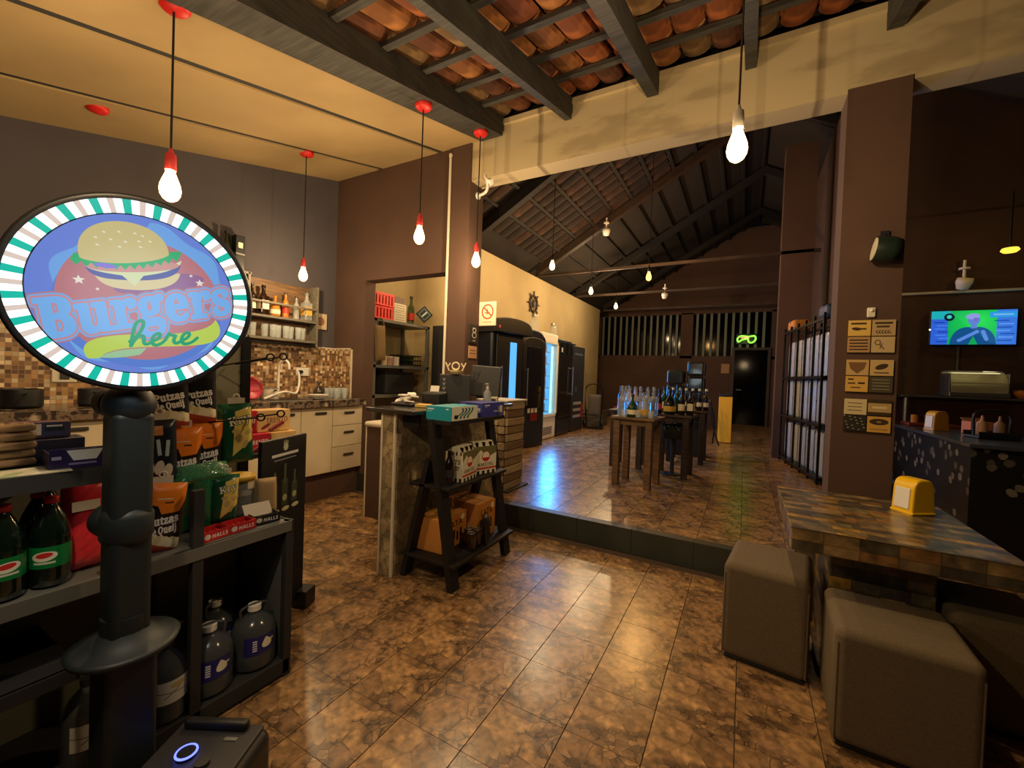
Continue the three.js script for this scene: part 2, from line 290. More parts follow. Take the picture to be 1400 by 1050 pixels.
const battenZ = []; for (let k = -9; k <= 10; k++) battenZ.push(-1.872 - (k - 2) * 0.362 + 0.0); // one batten per tile length
for (const z of battenZ) if (z < 2.6 && z > -3.3) part('batten', [sb(-2.03, 3.6, 2.852 + SL * -z, 2.882 + SL * -z, z + 0.022, z - 0.022)], M.rafter, ceiling);
{ // clay channel tiles, seen from beneath: trough tiles between cover tiles
  const arc = (r, up, l) => {
    const s = new THREE.Shape(), n = 7, a0 = 0.2, outer = [], inner = [];
    for (let k = 0; k <= n; k++) { const a = a0 + (Math.PI - 2 * a0) * k / n; outer.push([Math.cos(a) * r, Math.sin(a) * r * 0.62]); inner.push([Math.cos(a) * (r - 0.013), Math.sin(a) * (r - 0.013) * 0.62 - 0.004]); }
    [...outer, ...inner.reverse()].forEach(([x, y], i) => i ? s.lineTo(x, y) : s.moveTo(x, y));
    let g = new THREE.ExtrudeGeometry(s, { depth: l, bevelEnabled: false }); if (!up) g = g.rotateZ(Math.PI); return g.translate(0, 0, -l / 2);
  };
  const L = 0.41, trough = arc(0.098, false, L), cover = arc(0.1, true, L), tilt = Math.atan(SL), rest = [];
  const pitch = 0.205;
  for (let j = 0; j < battenZ.length; j++) for (let i = -1; i < 27; i++) {
    const z = battenZ[j] + 0.181, x = -2.05 + i * pitch; if (z > 2.6 || z < -3.5) continue;
    for (const up of [0, 1]) {
      const xx = x + (up ? pitch / 2 : 0), m = clayMats[hash(i + 9, j + up * 40, 3) * 6 | 0];
      const y = 2.892 + SL * -z + (up ? 0.035 : 0.062) + (rnd() - 0.5) * 0.008;
      const seen = z < -0.75 && xx < 1.35 + (-z - 1) * 0.15 && xx > -2.12;
      if (seen) { const t = shade(new THREE.Mesh(up ? cover : trough, m)); t.name = numbered('roof_tile'); t.position.set(xx + rr(-0.006, 0.006), y, z); t.rotation.set(tilt + 0.03, rr(-0.02, 0.02), 0); ceiling.add(t); }
      else { const g = (up ? cover : trough).clone().rotateX(tilt + 0.03).translate(xx, y, z); rest.push(g); }
    }
  }
  const s = part('distant_roof_tiles', rest, clayMats[2], ceiling); s.userData.kind = 'stuff';
  part('roof_cover', [slab(-2.3, 3.8, 3.06, 0.03, 2.8, -3.6), slab(-4.45, -2.25, 2.80, 0.03, 2.8, -3.36)], M.dark, ceiling);
}
// hall roof: two pitches, trusses with tie beams, tiles where the lamps catch them
const hall = struct('ceiling_hall', null);
{
  const K = 0.57, ridge = 0.2, ye = 3.50, yr = ye + K * (ridge + 3.95), th = Math.atan(K);
  const pitchSlab = (x0, x1, y0, y1, z0, z1, h) => ext([[x0, y0], [x1, y1], [x1, y1 + h], [x0, y0 + h]], z0 - z1).translate(0, 0, z1);
  part('roof_deck', fit([pitchSlab(-4.2, ridge, ye + 0.22 - K * 0.25, yr + 0.22, -3.5, -14.2, 0.05), pitchSlab(ridge, 3.9, yr + 0.22, yr + 0.22 - K * 3.7, -3.5, -14.2, 0.05), sb(-5.5, -4.1, 3.48, 3.56, -12.3, -14.2), sb(-4.6, -3.4, 3.55, 3.62, ZB - 0.1, -5.0)], M.roofdark), M.roofdark, hall);
  for (const z of [-5.6, -8.0, -10.4, -12.8]) {
    part('truss_rafter', fit([pitchSlab(-3.95, ridge, ye, yr, z, z - 0.12, 0.16)], z === -8 ? M.wooddark : M.purlin), z === -8 ? M.wooddark : M.purlin, hall);
    part('truss_rafter', fit([pitchSlab(ridge, 3.7, yr, yr - K * 3.5, z, z - 0.12, 0.16)], M.purlin), M.purlin, hall);
    if (z < -7) part('tie_beam', fit([sb(-3.95, 0.95, 3.47, 3.52, z, z - 0.05)], M.wooddark), M.wooddark, hall);
  }
  for (let k = 0; k < 12; k++) { const x = -3.8 + k * 0.36; part('batten', [bx(0.05, 0.035, 10.6, x, ye + K * (x + 3.95) + 0.18, -8.85, 0, 0, th)], M.purlin, hall); }
  const g0 = (() => { const s = new THREE.Shape(), n = 6, o = [], q = []; for (let k = 0; k <= n; k++) { const a = 0.2 + (Math.PI - 0.4) * k / n; o.push([Math.cos(a) * 0.1, -Math.sin(a) * 0.055]); q.push([Math.cos(a) * 0.088, -Math.sin(a) * 0.043]); } [...o, ...q.reverse()].forEach(([x, y], i) => i ? s.lineTo(x, y) : s.moveTo(x, y)); return new THREE.ExtrudeGeometry(s, { depth: 0.4, bevelEnabled: false }).rotateY(Math.PI / 2); })();
  for (let i = 0; i < 7; i++) for (let j = 0; j < 18; j++) {
    const x = -3.85 + i * 0.36, z = -4.2 - j * 0.235, t = shade(new THREE.Mesh(g0, oldClay[hash(i, j, 77) * 4 | 0])); t.name = numbered('roof_tile');
    t.position.set(x, ye + K * (x + 3.95) + 0.235, z); t.rotation.z = th; hall.add(t);
  }
}
// ---------------------------------------------------------------- lamps
const glow = (r, g, b, k, base = 0x101010) => new THREE.MeshStandardMaterial({ color: base, roughness: 0.4, emissive: new THREE.Color().setRGB(r, g, b), emissiveIntensity: k });
const bulbMat = glow(1, 0.66, 0.26, 7);
const bulbAmber = glow(1, 0.5, 0.08, 5);
const bulbGeo = lathe([[0.0, -0.075], [0.012, -0.073], [0.026, -0.063], [0.036, -0.045], [0.039, -0.025], [0.036, -0.004], [0.028, 0.02], [0.02, 0.042], [0.0165, 0.056], [0.0, 0.058]], 24);
const socketGeo = lathe([[0, 0.15], [0.006, 0.15], [0.009, 0.135], [0.019, 0.125], [0.021, 0.1], [0.021, 0.06], [0.018, 0.055], [0, 0.055]], 18);
function pendant(label, top, at, cd, o = {}) {
  const s = o.s ?? 1, t = thing('pendant_lamp', label, 'pendant lamp', at, 0, o.group);
  part('bulb', bulbGeo.clone().scale(s, s, s), o.mat ?? bulbMat, t);
  part('socket', socketGeo.clone().scale(s, s, s), o.socket ?? M.redcap, t);
  const h = top.y - at.y;
  part('cord', rod([0, 0.14 * s, 0], [0, h, 0], 0.005, 6), o.cord ?? M.black, t);
  if (o.canopy !== null) part('ceiling_rose', lathe([[0, -0.028], [0.02, -0.028], [0.05, -0.018], [0.062, -0.004], [0.062, 0.02], [0, 0.02]], 24, 0, h, 0), o.canopy ?? M.red, t);
  const l = new THREE.PointLight(new THREE.Color().setRGB(...(o.col ?? WARM)), cd, 0, 2); l.position.y = -0.02 * s; l.castShadow = true; l.shadow.radius = 1.6; l.name = 'bulb_light'; t.add(l);
  return t;
}
const onBoard = (px, py, y0 = 2.725) => { const d = sight(px, py); return EYE.clone().addScaledVector(d, (y0 - EYE.y) / (d.y + SL * d.z)); };
const hang = (label, canopy, bulb, cd, o) => { const c = onBoard(...canopy, o.y0), b = onZ(...bulb, c.z); return pendant(label, c, V(c.x, b.y, c.z), cd, o); };
hang('pendant bulb with red socket hanging just above the round burger sign', [238, 8], [222, 256], BULB_CD, { s: 1.05 });
hang('pale pendant bulb in front of the kitchen wall shelf of bottles', [419, 210], [413, 374], BULB_CD, { s: 1.0 });
hang('pendant bulb under the board ceiling in front of the store room opening', [579, 145], [573, 320], BULB_CD, { s: 1.0, y0: 2.69 });
hang('pendant bulb beside the brown pillar and the white security camera', [657, 182], [652, 354], BULB_CD * 0.9, { s: 1.0, y0: 2.69 });
{ const c = onBoard(132, 148); const t = solo('ceiling_rose', 'red ceiling rose without a visible bulb on the board joint', 'ceiling rose', lathe([[0, -0.028], [0.02, -0.028], [0.05, -0.018], [0.062, -0.004], [0.062, 0.02], [0, 0.02]], 24), M.red, c); }
{ const b = atD(1008, 196, 1.85); pendant('large clear pendant bulb with pale socket hanging before the cream header beam', V(b.x, 2.85 + SL * -b.z, b.z), b, BULB_CD * 1.3, { s: 1.1, socket: M.offwhite, cord: M.wooddark, canopy: null }); }
{ // the hall's bulbs hang in a row under the roof
  const names = ['nearest hall pendant bulb above the rounded black fridge', 'second hall pendant bulb in the row, beyond the ship wheel', 'hall pendant bulb hanging lowest, before the upright slats', 'amber hall pendant bulb hanging apart over the bottle tables'];
  [[755, 362, -6], [808, 397, -8], [842, 418, -10], [887, 377, -7.1]].forEach(([x, y, z], i) => { const b = onZ(x, y, z), top = 3.72 + 0.57 * (b.x + 3.95); pendant(names[i], V(b.x, top, b.z), b, i === 3 ? HALL_CD * 1.3 : HALL_CD, { s: 1.1, canopy: null, socket: M.black, mat: i === 3 ? bulbAmber : bulbMat, col: i === 3 ? [1, 0.52, 0.16] : WARM }); });
}
pendant('pendant bulb hanging over the entrance behind the camera', V(-1.0, 2.85 + SL * 0.1, -0.1), V(-1.0, 2.25, -0.1), BULB_CD * 1.3, { canopy: null, socket: M.redcap });
pendant('pendant bulb hanging inside the store room over the grey shelving', V(-3.6, 3.55, -4.3), V(-3.55, 2.75, -4.25), BULB_CD * 0.7, { canopy: null, socket: M.black });
{ // yellow lamp over the bar
  const b = onZ(1381, 341, -6.3), t = thing('bar_lamp', 'small yellow lamp glowing high over the back bar', 'lamp', b);
  part('lamp_glass', lathe([[0, -0.035], [0.05, -0.03], [0.07, -0.01], [0.06, 0.012], [0, 0.02]], 20), glow(1, 0.62, 0.06, 1.6), t);
  part('lamp_arm', [rod([0, 0.02, 0], [0, 0.6, 0], 0.008)], M.darkmetal, t);
  const l = new THREE.PointLight(new THREE.Color().setRGB(1, 0.6, 0.15), 0.14); l.shadow.radius = 1.5; l.castShadow = true; l.position.y = -0.012; l.name = 'bar_light'; t.add(l);
}

// ---------------------------------------------------------------- round LED sign on its stand
const text = (g, s, x, y, size, color, o = {}) => { g.save(); g.translate(x, y); g.rotate(o.rot || 0); if (o.skew) g.transform(1, 0, o.skew, 1, 0, 0); g.font = (o.bold === false ? '' : 'bold ') + size + 'px ' + (o.font || 'sans-serif'); g.textAlign = o.align || 'center'; g.textBaseline = 'middle'; if (o.stroke) { g.strokeStyle = o.stroke; g.lineWidth = o.lw || 4; g.lineJoin = 'round'; g.strokeText(s, 0, 0, o.max); } g.fillStyle = color; g.fillText(s, 0, 0, o.max); g.restore(); };
function drawSign(g, W) {
  const c = W / 2; g.fillStyle = '#6f86d8'; g.fillRect(0, 0, W, W); g.save(); g.translate(c, c); g.scale(W / 1000, W / 1000);
  g.fillStyle = '#6f8be2'; g.beginPath(); g.arc(0, 0, 420, 0, 7); g.fill();
  g.fillStyle = '#76aef0'; g.beginPath(); for (let k = 0; k <= 90; k++) { const a = k / 90 * Math.PI * 2, r = 372 + 16 * Math.sin(a * 9 + 0.6) + (Math.cos(a + 2.6) > 0.4 ? -30 : 18); g.lineTo(Math.cos(a) * r, Math.sin(a) * r); } g.fill();
  g.fillStyle = '#5f86dc'; g.beginPath(); g.ellipse(10, 60, 352, 330, 0, 0, 7); g.fill();
  g.fillStyle = '#c27c84'; g.beginPath(); g.ellipse(12, 22, 336, 326, 0, 0, 7); g.fill();
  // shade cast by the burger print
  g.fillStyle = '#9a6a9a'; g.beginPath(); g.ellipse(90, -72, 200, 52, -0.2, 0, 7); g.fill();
  // burger
  g.save(); g.rotate(-0.02); g.translate(-20, -168);
  g.fillStyle = '#e2d2a0'; g.beginPath(); g.moveTo(-150, 66); g.bezierCurveTo(-130, 128, -60, 136, 10, 136); g.bezierCurveTo(110, 134, 190, 100, 200, 36); g.closePath(); g.fill();
  g.fillStyle = '#5860a8'; g.beginPath(); g.moveTo(-182, 26); g.bezierCurveTo(-160, 90, -90, 84, 0, 86); g.bezierCurveTo(110, 80, 190, 60, 206, -6); g.closePath(); g.fill();
  g.fillStyle = '#dfe6b4'; g.beginPath(); g.moveTo(-182, 26); g.bezierCurveTo(-60, 60, 120, 30, 214, -36); g.lineTo(206, -14); g.bezierCurveTo(150, 40, 70, 50, 40, 60); g.lineTo(0, 116); g.lineTo(-46, 62); g.bezierCurveTo(-100, 56, -150, 48, -182, 26); g.fill();
  g.fillStyle = '#d49a92'; g.beginPath(); g.ellipse(10, 8, 190, 34, -0.08, 0, 7); g.fill();
  g.fillStyle = '#2fb774'; g.beginPath(); g.moveTo(-230, -6); for (let k = 0; k <= 24; k++) { const t = k / 24; g.lineTo(-230 + 440 * t, -2 + 26 * Math.sin(Math.PI * t) - 54 * t * t + (k % 2 ? 20 : -4)); } g.lineTo(216, -84); g.lineTo(-214, -36); g.fill();
  g.fillStyle = '#8c7ae0'; g.beginPath(); g.ellipse(-104, 16, 44, 12, 0.1, 0, 7); g.fill();
  g.fillStyle = '#d6c68a'; g.beginPath(); g.moveTo(-196, -20); g.bezierCurveTo(-210, -150, -110, -214, -10, -214); g.bezierCurveTo(90, -214, 166, -150, 160, -62); g.bezierCurveTo(120, -20, -40, 10, -130, 0); g.bezierCurveTo(-170, -4, -194, -10, -196, -20); g.fill();
  g.fillStyle = '#f4efd2'; for (const [x, y] of [[-92, -152], [-34, -160], [28, -160], [-126, -122], [-70, -118], [-14, -112], [40, -120], [86, -124], [58, -150], [-40, -84], [-124, -86], [44, -92]]) { g.beginPath(); g.ellipse(x, y, 7, 4, 0.4, 0, 7); g.fill(); } g.restore();
  g.fillStyle = '#f2ecd8'; for (const [x, y, r] of [[-232, -70, 24], [264, -88, 22], [-168, -28, 9], [226, -126, 10]]) { g.beginPath(); for (let k = 0; k < 10; k++) { const a = k * Math.PI / 5 - 0.3, q = k % 2 ? r * 0.45 : r; g.lineTo(x + Math.cos(a) * q, y + Math.sin(a) * q); } g.fill(); }
  // ribbon
  g.fillStyle = '#c4dc5c'; g.beginPath(); g.moveTo(-236, 330); g.bezierCurveTo(-286, 220, -160, 206, 20, 206); g.bezierCurveTo(180, 206, 290, 190, 326, 122); g.bezierCurveTo(372, 200, 330, 262, 240, 270); g.bezierCurveTo(80, 288, -140, 250, -190, 330); g.closePath(); g.fill();
  g.fillStyle = '#a4cfa0'; g.beginPath(); g.moveTo(-190, 326); g.bezierCurveTo(-140, 282, -60, 286, 0, 282); g.lineTo(-30, 318); g.bezierCurveTo(-90, 330, -140, 336, -190, 326); g.fill();
  // lettering
  const word = (dx, dy) => { g.save(); g.translate(dx, dy); g.rotate(-0.18); g.transform(1, 0, -0.12, 1, 0, 0); g.font = 'bold 262px serif'; g.textAlign = 'center'; g.textBaseline = 'middle'; g.lineJoin = 'round'; };
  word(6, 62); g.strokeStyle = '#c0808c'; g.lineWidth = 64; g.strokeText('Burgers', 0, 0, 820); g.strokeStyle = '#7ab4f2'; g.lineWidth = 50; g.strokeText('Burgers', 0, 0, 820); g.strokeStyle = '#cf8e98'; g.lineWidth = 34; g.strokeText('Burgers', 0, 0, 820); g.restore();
  word(6, 62); g.strokeStyle = '#7cb8f6'; g.lineWidth = 16; g.strokeText('Burgers', 0, 0, 820); g.fillStyle = '#7cb8f6'; g.fillText('Burgers', 0, 0, 820); g.restore();
  g.strokeStyle = '#1ba678'; g.lineWidth = 17; g.lineCap = g.lineJoin = 'round'; g.save(); g.translate(6, 232); g.rotate(-0.03); g.transform(1, 0, -0.2, 1, 0, 0); g.beginPath();
  g.moveTo(-70, 10); g.bezierCurveTo(-20, -30, -10, -110, -40, -100); g.bezierCurveTo(-66, -90, -62, -20, -64, 34); g.bezierCurveTo(-50, -20, -14, -34, -14, 0); g.bezierCurveTo(-14, 30, 0, 40, 22, 14);
  g.bezierCurveTo(64, 0, 58, -32, 42, -28); g.bezierCurveTo(14, -18, 14, 38, 44, 36); g.bezierCurveTo(74, 30, 84, 0, 92, -26); g.bezierCurveTo(100, -14, 112, -18, 122, -12); g.bezierCurveTo(108, 26, 128, 42, 150, 18);
  g.bezierCurveTo(196, 0, 190, -32, 172, -28); g.bezierCurveTo(144, -18, 146, 38, 176, 36); g.bezierCurveTo(200, 34, 214, 18, 224, 4); g.stroke(); g.restore();
  g.restore();
}
{
  const C = atD(193, 405, 1.15), R = 0.252;
  const st = thing('sign_stand', 'black clamp stand on the floor carrying the round lit sign', 'stand');
  const B = atD(180, 405, 1.225), px = B.x, pz = B.z;
  part('base', [rb(0.2, 0.06, 0.2, 0.02, px, 0.031, pz), rb(0.16, 0.05, 0.16, 0.02, px, 0.08, pz)], M.standblack, st);
  part('lower_column', [rb(0.125, 0.42, 0.125, 0.02, px, 0.3, pz)], M.standblack, st);
  part('tray', [T(lathe([[0, 0], [0.085, 0], [0.125, 0.02], [0.13, 0.034], [0.115, 0.036], [0.08, 0.05], [0.055, 0.075], [0, 0.075]], 28), px, 0.5, pz)], M.standblack, st);
  part('column', [rb(0.098, 0.7, 0.098, 0.024, px, 0.87, pz, 3), cy(0.056, 0.056, 0.06, px, 0.56, pz)], M.standblack, st);
  part('clamp_knob', [T(cy(0.05, 0.05, 0.1, 0, -0.05, 0, 24), px - 0.05, 0.88, pz + 0.01, 0, 0, Math.PI / 2), T(lathe([[0, -0.06], [0.046, -0.058], [0.062, -0.03], [0.062, 0.03], [0.046, 0.058], [0, 0.06]], 24), px, 0.88, pz)], M.standblack, st);
  part('ball_joint', [sp(0.062, px, 1.235, pz, 28), T(cy(0.042, 0.042, 0.05, 0, -0.025, 0, 24), px - 0.085, 1.235, pz + 0.01, 0, 0, Math.PI / 2), rod([px - 0.1, 1.235, pz], [px, 1.235, pz], 0.024)], M.standblack, st);
  part('arm', [bar([px, 1.26, pz], [C.x - 0.045, 1.44, C.z - 0.022], 0.04)], M.standblack, st);
  const s = thing('led_sign', 'round lit sign with a burger, striped glowing rim and the word Burgers', 'sign', C);
  s.rotation.order = 'YXZ'; s.lookAt(EYE.clone().add(V(0.12, 0, 0))); s.rotateZ(0.1);
  part('housing', [T(lathe([[0, -0.045], [R * 0.96, -0.045], [R + 0.012, -0.03], [R + 0.012, 0.0], [R + 0.004, 0.006], [R, 0.002], [0, 0.002]], 72), 0, 0, 0, Math.PI / 2)], M.black, s);
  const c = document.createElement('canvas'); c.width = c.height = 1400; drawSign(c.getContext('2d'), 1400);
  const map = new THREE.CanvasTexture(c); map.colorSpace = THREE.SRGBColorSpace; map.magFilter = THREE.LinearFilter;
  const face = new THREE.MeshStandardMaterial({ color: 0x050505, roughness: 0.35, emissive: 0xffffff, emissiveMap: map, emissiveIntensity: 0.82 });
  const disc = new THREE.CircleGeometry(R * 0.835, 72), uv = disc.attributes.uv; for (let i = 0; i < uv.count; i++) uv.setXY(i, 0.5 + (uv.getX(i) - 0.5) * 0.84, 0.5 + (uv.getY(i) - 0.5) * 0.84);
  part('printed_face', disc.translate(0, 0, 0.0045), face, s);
  const cw = glow(0.93, 1, 1, SIGN_GLOW), cg = glow(0.0, 0.62, 0.46, 0.8), cb = glow(0.95, 0.78, 0.68, 0.75), seg = Math.PI * 2 / 96;
  for (let k = 0; k < 24; k++) for (const [o, w, m] of [[0, 1.1, cg], [1.1, 1.05, cw], [2.15, 0.8, cb], [2.95, 1.05, cw]]) {
    const g = new THREE.RingGeometry(R * 0.845, R * 0.985, 6, 1, (k * 4 + o) * seg, w * seg).translate(0, 0, 0.006); part('rim_light', g, m, s);
  }
  const l = new THREE.PointLight(new THREE.Color().setRGB(0.8, 0.95, 1), 0.5); l.position.z = 0.12; l.shadow.radius = 12; l.castShadow = true; l.name = 'sign_light'; s.add(l);
}
{ // party speaker on the floor in front of the stand
  const t = thing('party_speaker', 'black party speaker with a blue lit ring on its top panel', 'speaker', (() => { const q = onY(255, 1030, 0.222); return [q.x + 0.005, 0, q.z - 0.05]; })(), 0.5);
  part('cabinet', [rb(0.3, 0.2, 0.24, 0.04, 0, 0.105, 0.02, 3)], M.black, t);
  part('top_panel', [rb(0.26, 0.012, 0.2, 0.006, 0, 0.207, 0.02)], M.charcoal, t);
  part('carry_handle', [rb(0.2, 0.03, 0.03, 0.012, -0.01, 0.226, -0.06)], M.black, t);
  part('control_knob', [cy(0.026, 0.024, 0.014, -0.03, 0.212, 0.04, 28)], M.black, t);
  part('lit_ring', [T(new THREE.TorusGeometry(0.026, 0.003, 10, 40), -0.03, 0.225, 0.04, Math.PI / 2)], glow(0.12, 0.16, 1, 3), t);
  part('small_knob', [cy(0.02, 0.019, 0.012, 0.035, 0.212, 0.065, 20)], M.charcoal, t); part('badge', [bx(0.04, 0.002, 0.012, 0.06, 0.2145, -0.02)], M.steel, t);
}
// ---------------------------------------------------------------- snack gondola beside the stand
const XF = -1.72;
{
  const t = thing('gondola_shelf', 'long dark gondola shelf stocked with snacks, soda and water behind the lit sign', 'shelf');
  for (const z of [-1.14, -0.785, 0.45]) part('upright', [sb(XF - 0.03, XF, 0, z === -0.785 ? 0.9 : 0.69, z + 0.012, z - 0.022)], M.blackmatt, t);
  part('back_panel', [sb(-2.11, -2.095, 0.08, 1.022, 0.6, -0.785), sb(-2.11, -2.095, 0.08, 1.5, -0.785, -1.16)], M.pegboard, t);
  for (const z of [0.45, -0.785, -1.14]) part('rear_post', [sb(-2.13, -2.08, 0, z > 0 ? 1.02 : 1.5, z + 0.02, z - 0.02)], M.darkmetal, t);
  part('shelf_board', [rb(0.39, 0.024, 1.72, 0.004, XF - 0.195, 0.678, -0.29), sb(XF - 0.012, XF + 0.004, 0.645, 0.69, 0.57, -1.15)], M.shelfgrey, t);
  part('shelf_board', [rb(0.38, 0.024, 1.14, 0.004, XF - 0.19, 1.022, 0.03), sb(XF - 0.012, XF + 0.004, 0.985, 1.034, 0.6, -0.54)], M.blackmatt, t);
  part('shelf_board', [rb(0.38, 0.024, 1.08, 0.004, XF - 0.19, 0.428, 0.06), sb(XF - 0.012, XF + 0.004, 0.40, 0.44, 0.6, -0.48)], M.blackmatt, t);
  part('base_board', [rb(0.4, 0.07, 1.74, 0.006, XF - 0.2, 0.045, -0.29)], M.blackmatt, t);
  part('end_panel', [sb(-2.09, XF - 0.03, 0.02, 0.69, -1.14, -1.155)], M.shelfgrey, t);
}
const fill = (g, c, x, y, w, h) => { g.fillStyle = c; g.fillRect(x, y, w, h); };
function pillow(w, h, t) {                                  // a filled bag with crimped ends
  const g = new THREE.BoxGeometry(w, h, 0.002, 12, 16, 1), p = g.attributes.position;
  for (let i = 0; i < p.count; i++) {
    const u = Math.min(1, Math.abs(p.getX(i) / (w / 2))), v = Math.min(1, Math.abs(p.getY(i) / (h / 2))), k = Math.sqrt(Math.max(0, (1 - u ** 3) * (1 - v ** 5)));
    p.setZ(i, Math.sign(p.getZ(i)) * (0.001 + t * k * (0.9 + 0.1 * Math.sin(i * 1.7))));
    p.setX(i, p.getX(i) * (1 - 0.06 * k));
  }
  g.computeVertexNormals(); return g;
}
const cheese = (top, dark) => print(256, 480, (g, w, h) => {
  fill(g, dark, 0, 0, w, h);
  if (top) { g.fillStyle = top; g.beginPath(); g.moveTo(0, 0); g.lineTo(w, 0); g.lineTo(w, 120); g.lineTo(225, 190); g.lineTo(110, 205); g.lineTo(80, 150); g.lineTo(0, 130); g.fill(); fill(g, '#e8c9a0', 70, 96, 100, 10); fill(g, '#3a2a20', 120, 122, 60, 10); }
  text(g, 'Putzas', 128, 246, 74, '#fbfaf4', { rot: -0.16, font: 'serif', stroke: '#fbfaf4', lw: 5, max: 200 }); text(g, 'de Queij', 132, 312, 66, '#fbfaf4', { rot: -0.16, font: 'serif', stroke: '#fbfaf4', lw: 5, max: 190 });
  for (let k = 0; k < 26; k++) { const x = (k * 67) % 250, y = 356 + (k * 41) % 96; g.fillStyle = k % 3 ? '#f6efcc' : '#e4d6a0'; g.beginPath(); g.ellipse(x, y, 34, 22, k, 0, 7); g.fill(); }
  g.fillStyle = '#b5442e'; g.beginPath(); g.moveTo(0, 480); g.lineTo(60, 400); g.lineTo(256, 450); g.lineTo(256, 480); g.fill();
}, { roughness: 0.3 });
const bagDark = cheese(null, '#18191d'), bagOrange = cheese('#f68a28', '#1d1a1a');
const bagFish = print(256, 480, (g, w, h) => { fill(g, '#14202c', 0, 0, w, h); fill(g, '#c98a52', 40, 40, 120, 70); for (const [x, y, a] of [[70, 200, 0.2], [130, 210, -0.1], [190, 220, 0.1]]) { g.save(); g.translate(x, y); g.rotate(a); fill(g, '#a9c4cc', -14, -70, 28, 120); g.restore(); } for (const [x, y] of [[60, 360], [130, 350], [190, 380]]) { g.fillStyle = '#c8ccc0'; g.beginPath(); g.ellipse(x, y, 34, 54, 0.3, 0, 7); g.fill(); } fill(g, '#b39a6a', 20, 430, 210, 40); }, { roughness: 0.3 });
const bagGreen = print(256, 480, (g, w, h) => { fill(g, '#145034', 0, 0, w, h); g.fillStyle = '#e6d06a'; g.beginPath(); g.moveTo(120, 60); g.lineTo(250, 30); g.lineTo(250, 300); g.lineTo(90, 420); g.fill(); text(g, 'Kry', 150, 130, 96, '#eef0da', { rot: -0.2, font: 'serif', stroke: '#22301c', lw: 10 }); g.fillStyle = '#c8b070'; for (let k = 0; k < 8; k++) { g.beginPath(); g.ellipse(120 + (k * 37) % 120, 220 + (k * 53) % 150, 30, 18, k, 0, 7); g.fill(); } }, { roughness: 0.25 });
const greenFilm = phy(0x1d7a4c, 0.16, { clearcoat: 1, clearcoatRoughness: 0.1, bumpMap: TX.fine, bumpScale: 0.004 });
const FX = Math.PI / 2;                                     // turns a +z print to +x, towards the aisle
function bag(label, px, py, x, w, h, m, group, lean = 0, turn = 0) {
  const p = onX(px, py, x); const o = thing('snack_bag', label, 'snack bag', p, FX + turn - 0.25, group);
  const g = pillow(w, h, 0.026); part('packet', g, m, o).rotation.z = lean;
  part('hang_tab', [bx(w * 0.5, 0.03, 0.002, 0, h / 2 + 0.01, 0, 0, 0, 0), new THREE.TorusGeometry(0.011, 0.0025, 6, 16).translate(0, h / 2 + 0.03, 0)], M.offwhite, o); return o;
}
bag('dark snack bag with cream puffs printed, top row beside the stand knob', 230, 541, -1.92, 0.125, 0.24, bagDark, 'hanging snack bags', 0.04);
bag('dark snack bag with cream puffs printed, top row at the outer peg', 270, 537, -1.94, 0.125, 0.24, bagDark, 'hanging snack bags', 0.02);
bag('orange topped snack bag in the middle row nearer the stand', 249, 630, -1.93, 0.115, 0.27, bagOrange, 'hanging snack bags', -0.06);
bag('orange topped snack bag in the middle row at the outer peg', 280, 619, -1.95, 0.115, 0.27, bagOrange, 'hanging snack bags', -0.03);
bag('navy snack bag with pale fish shapes tucked by the stand column', 216, 618, -1.9, 0.11, 0.24, bagFish, 'hanging snack bags', 0.03);
bag('orange topped snack bag alone in the lowest row above the shelf', 222, 708, -1.80, 0.115, 0.25, bagOrange, 'hanging snack bags', -0.12);
bag('green snack bag with yellow lettering hanging near the candy boxes', 322, 592, -1.95, 0.13, 0.26, bagGreen, 'hanging snack bags', 0.05);
bag('green snack bag with pale label standing in front of the glass jar', 306, 682, -1.86, 0.1, 0.2, bagGreen, 'hanging snack bags', -0.05);
{
  const o = solo('plastic_bundle', 'bundle of shiny green plastic packets slumped on the middle shelf', 'snack bundle', [...[0, 1, 2, 3, 4, 5].map((k) => T(pillow(0.07, 0.24, 0.022), -0.1 + k * 0.04, 0.115 + 0.012 * (k % 2), -0.016 * (k % 3), 0.08, 0.8 - 0.3 * k, 0.05 * (k - 2))), T(pillow(0.2, 0.08, 0.03), 0.02, 0.235, -0.01, -0.7, 0.1, 0.1)], greenFilm, onX(266, 740, -1.88).setY(0.69), FX - 0.2);
}
[[322, 498, 384, 488, 'upper wire display peg with a ring end, beside the bottle shelf'], [296, 501, 366, 489, 'upper wire display peg half hidden by the other one'], [300, 577, 380, 566, 'lower wire display peg crossing in front of the candy boxes'], [240, 582, 352, 571, 'lower wire display peg crossing the orange bags']].forEach(([a, b, c, d, l]) => {
  const A = onX(a, b, -2.05), B = onX(c, d, -1.78), u = B.clone().sub(A).normalize();
  const g = thing('display_peg', l, 'peg hook', A, 0, 'wire pegs of the snack rack');
  const e = B.clone().sub(A); part('wire', [rod([0, 0, 0], e, 0.0035, 8)], M.darkmetal, g); part('ring_end', [T(new THREE.TorusGeometry(0.014, 0.0035, 8, 20), e.x + u.x * 0.014, e.y + u.y * 0.014, e.z + u.z * 0.014, 0, 0.9, 0)], M.darkmetal, g);
});
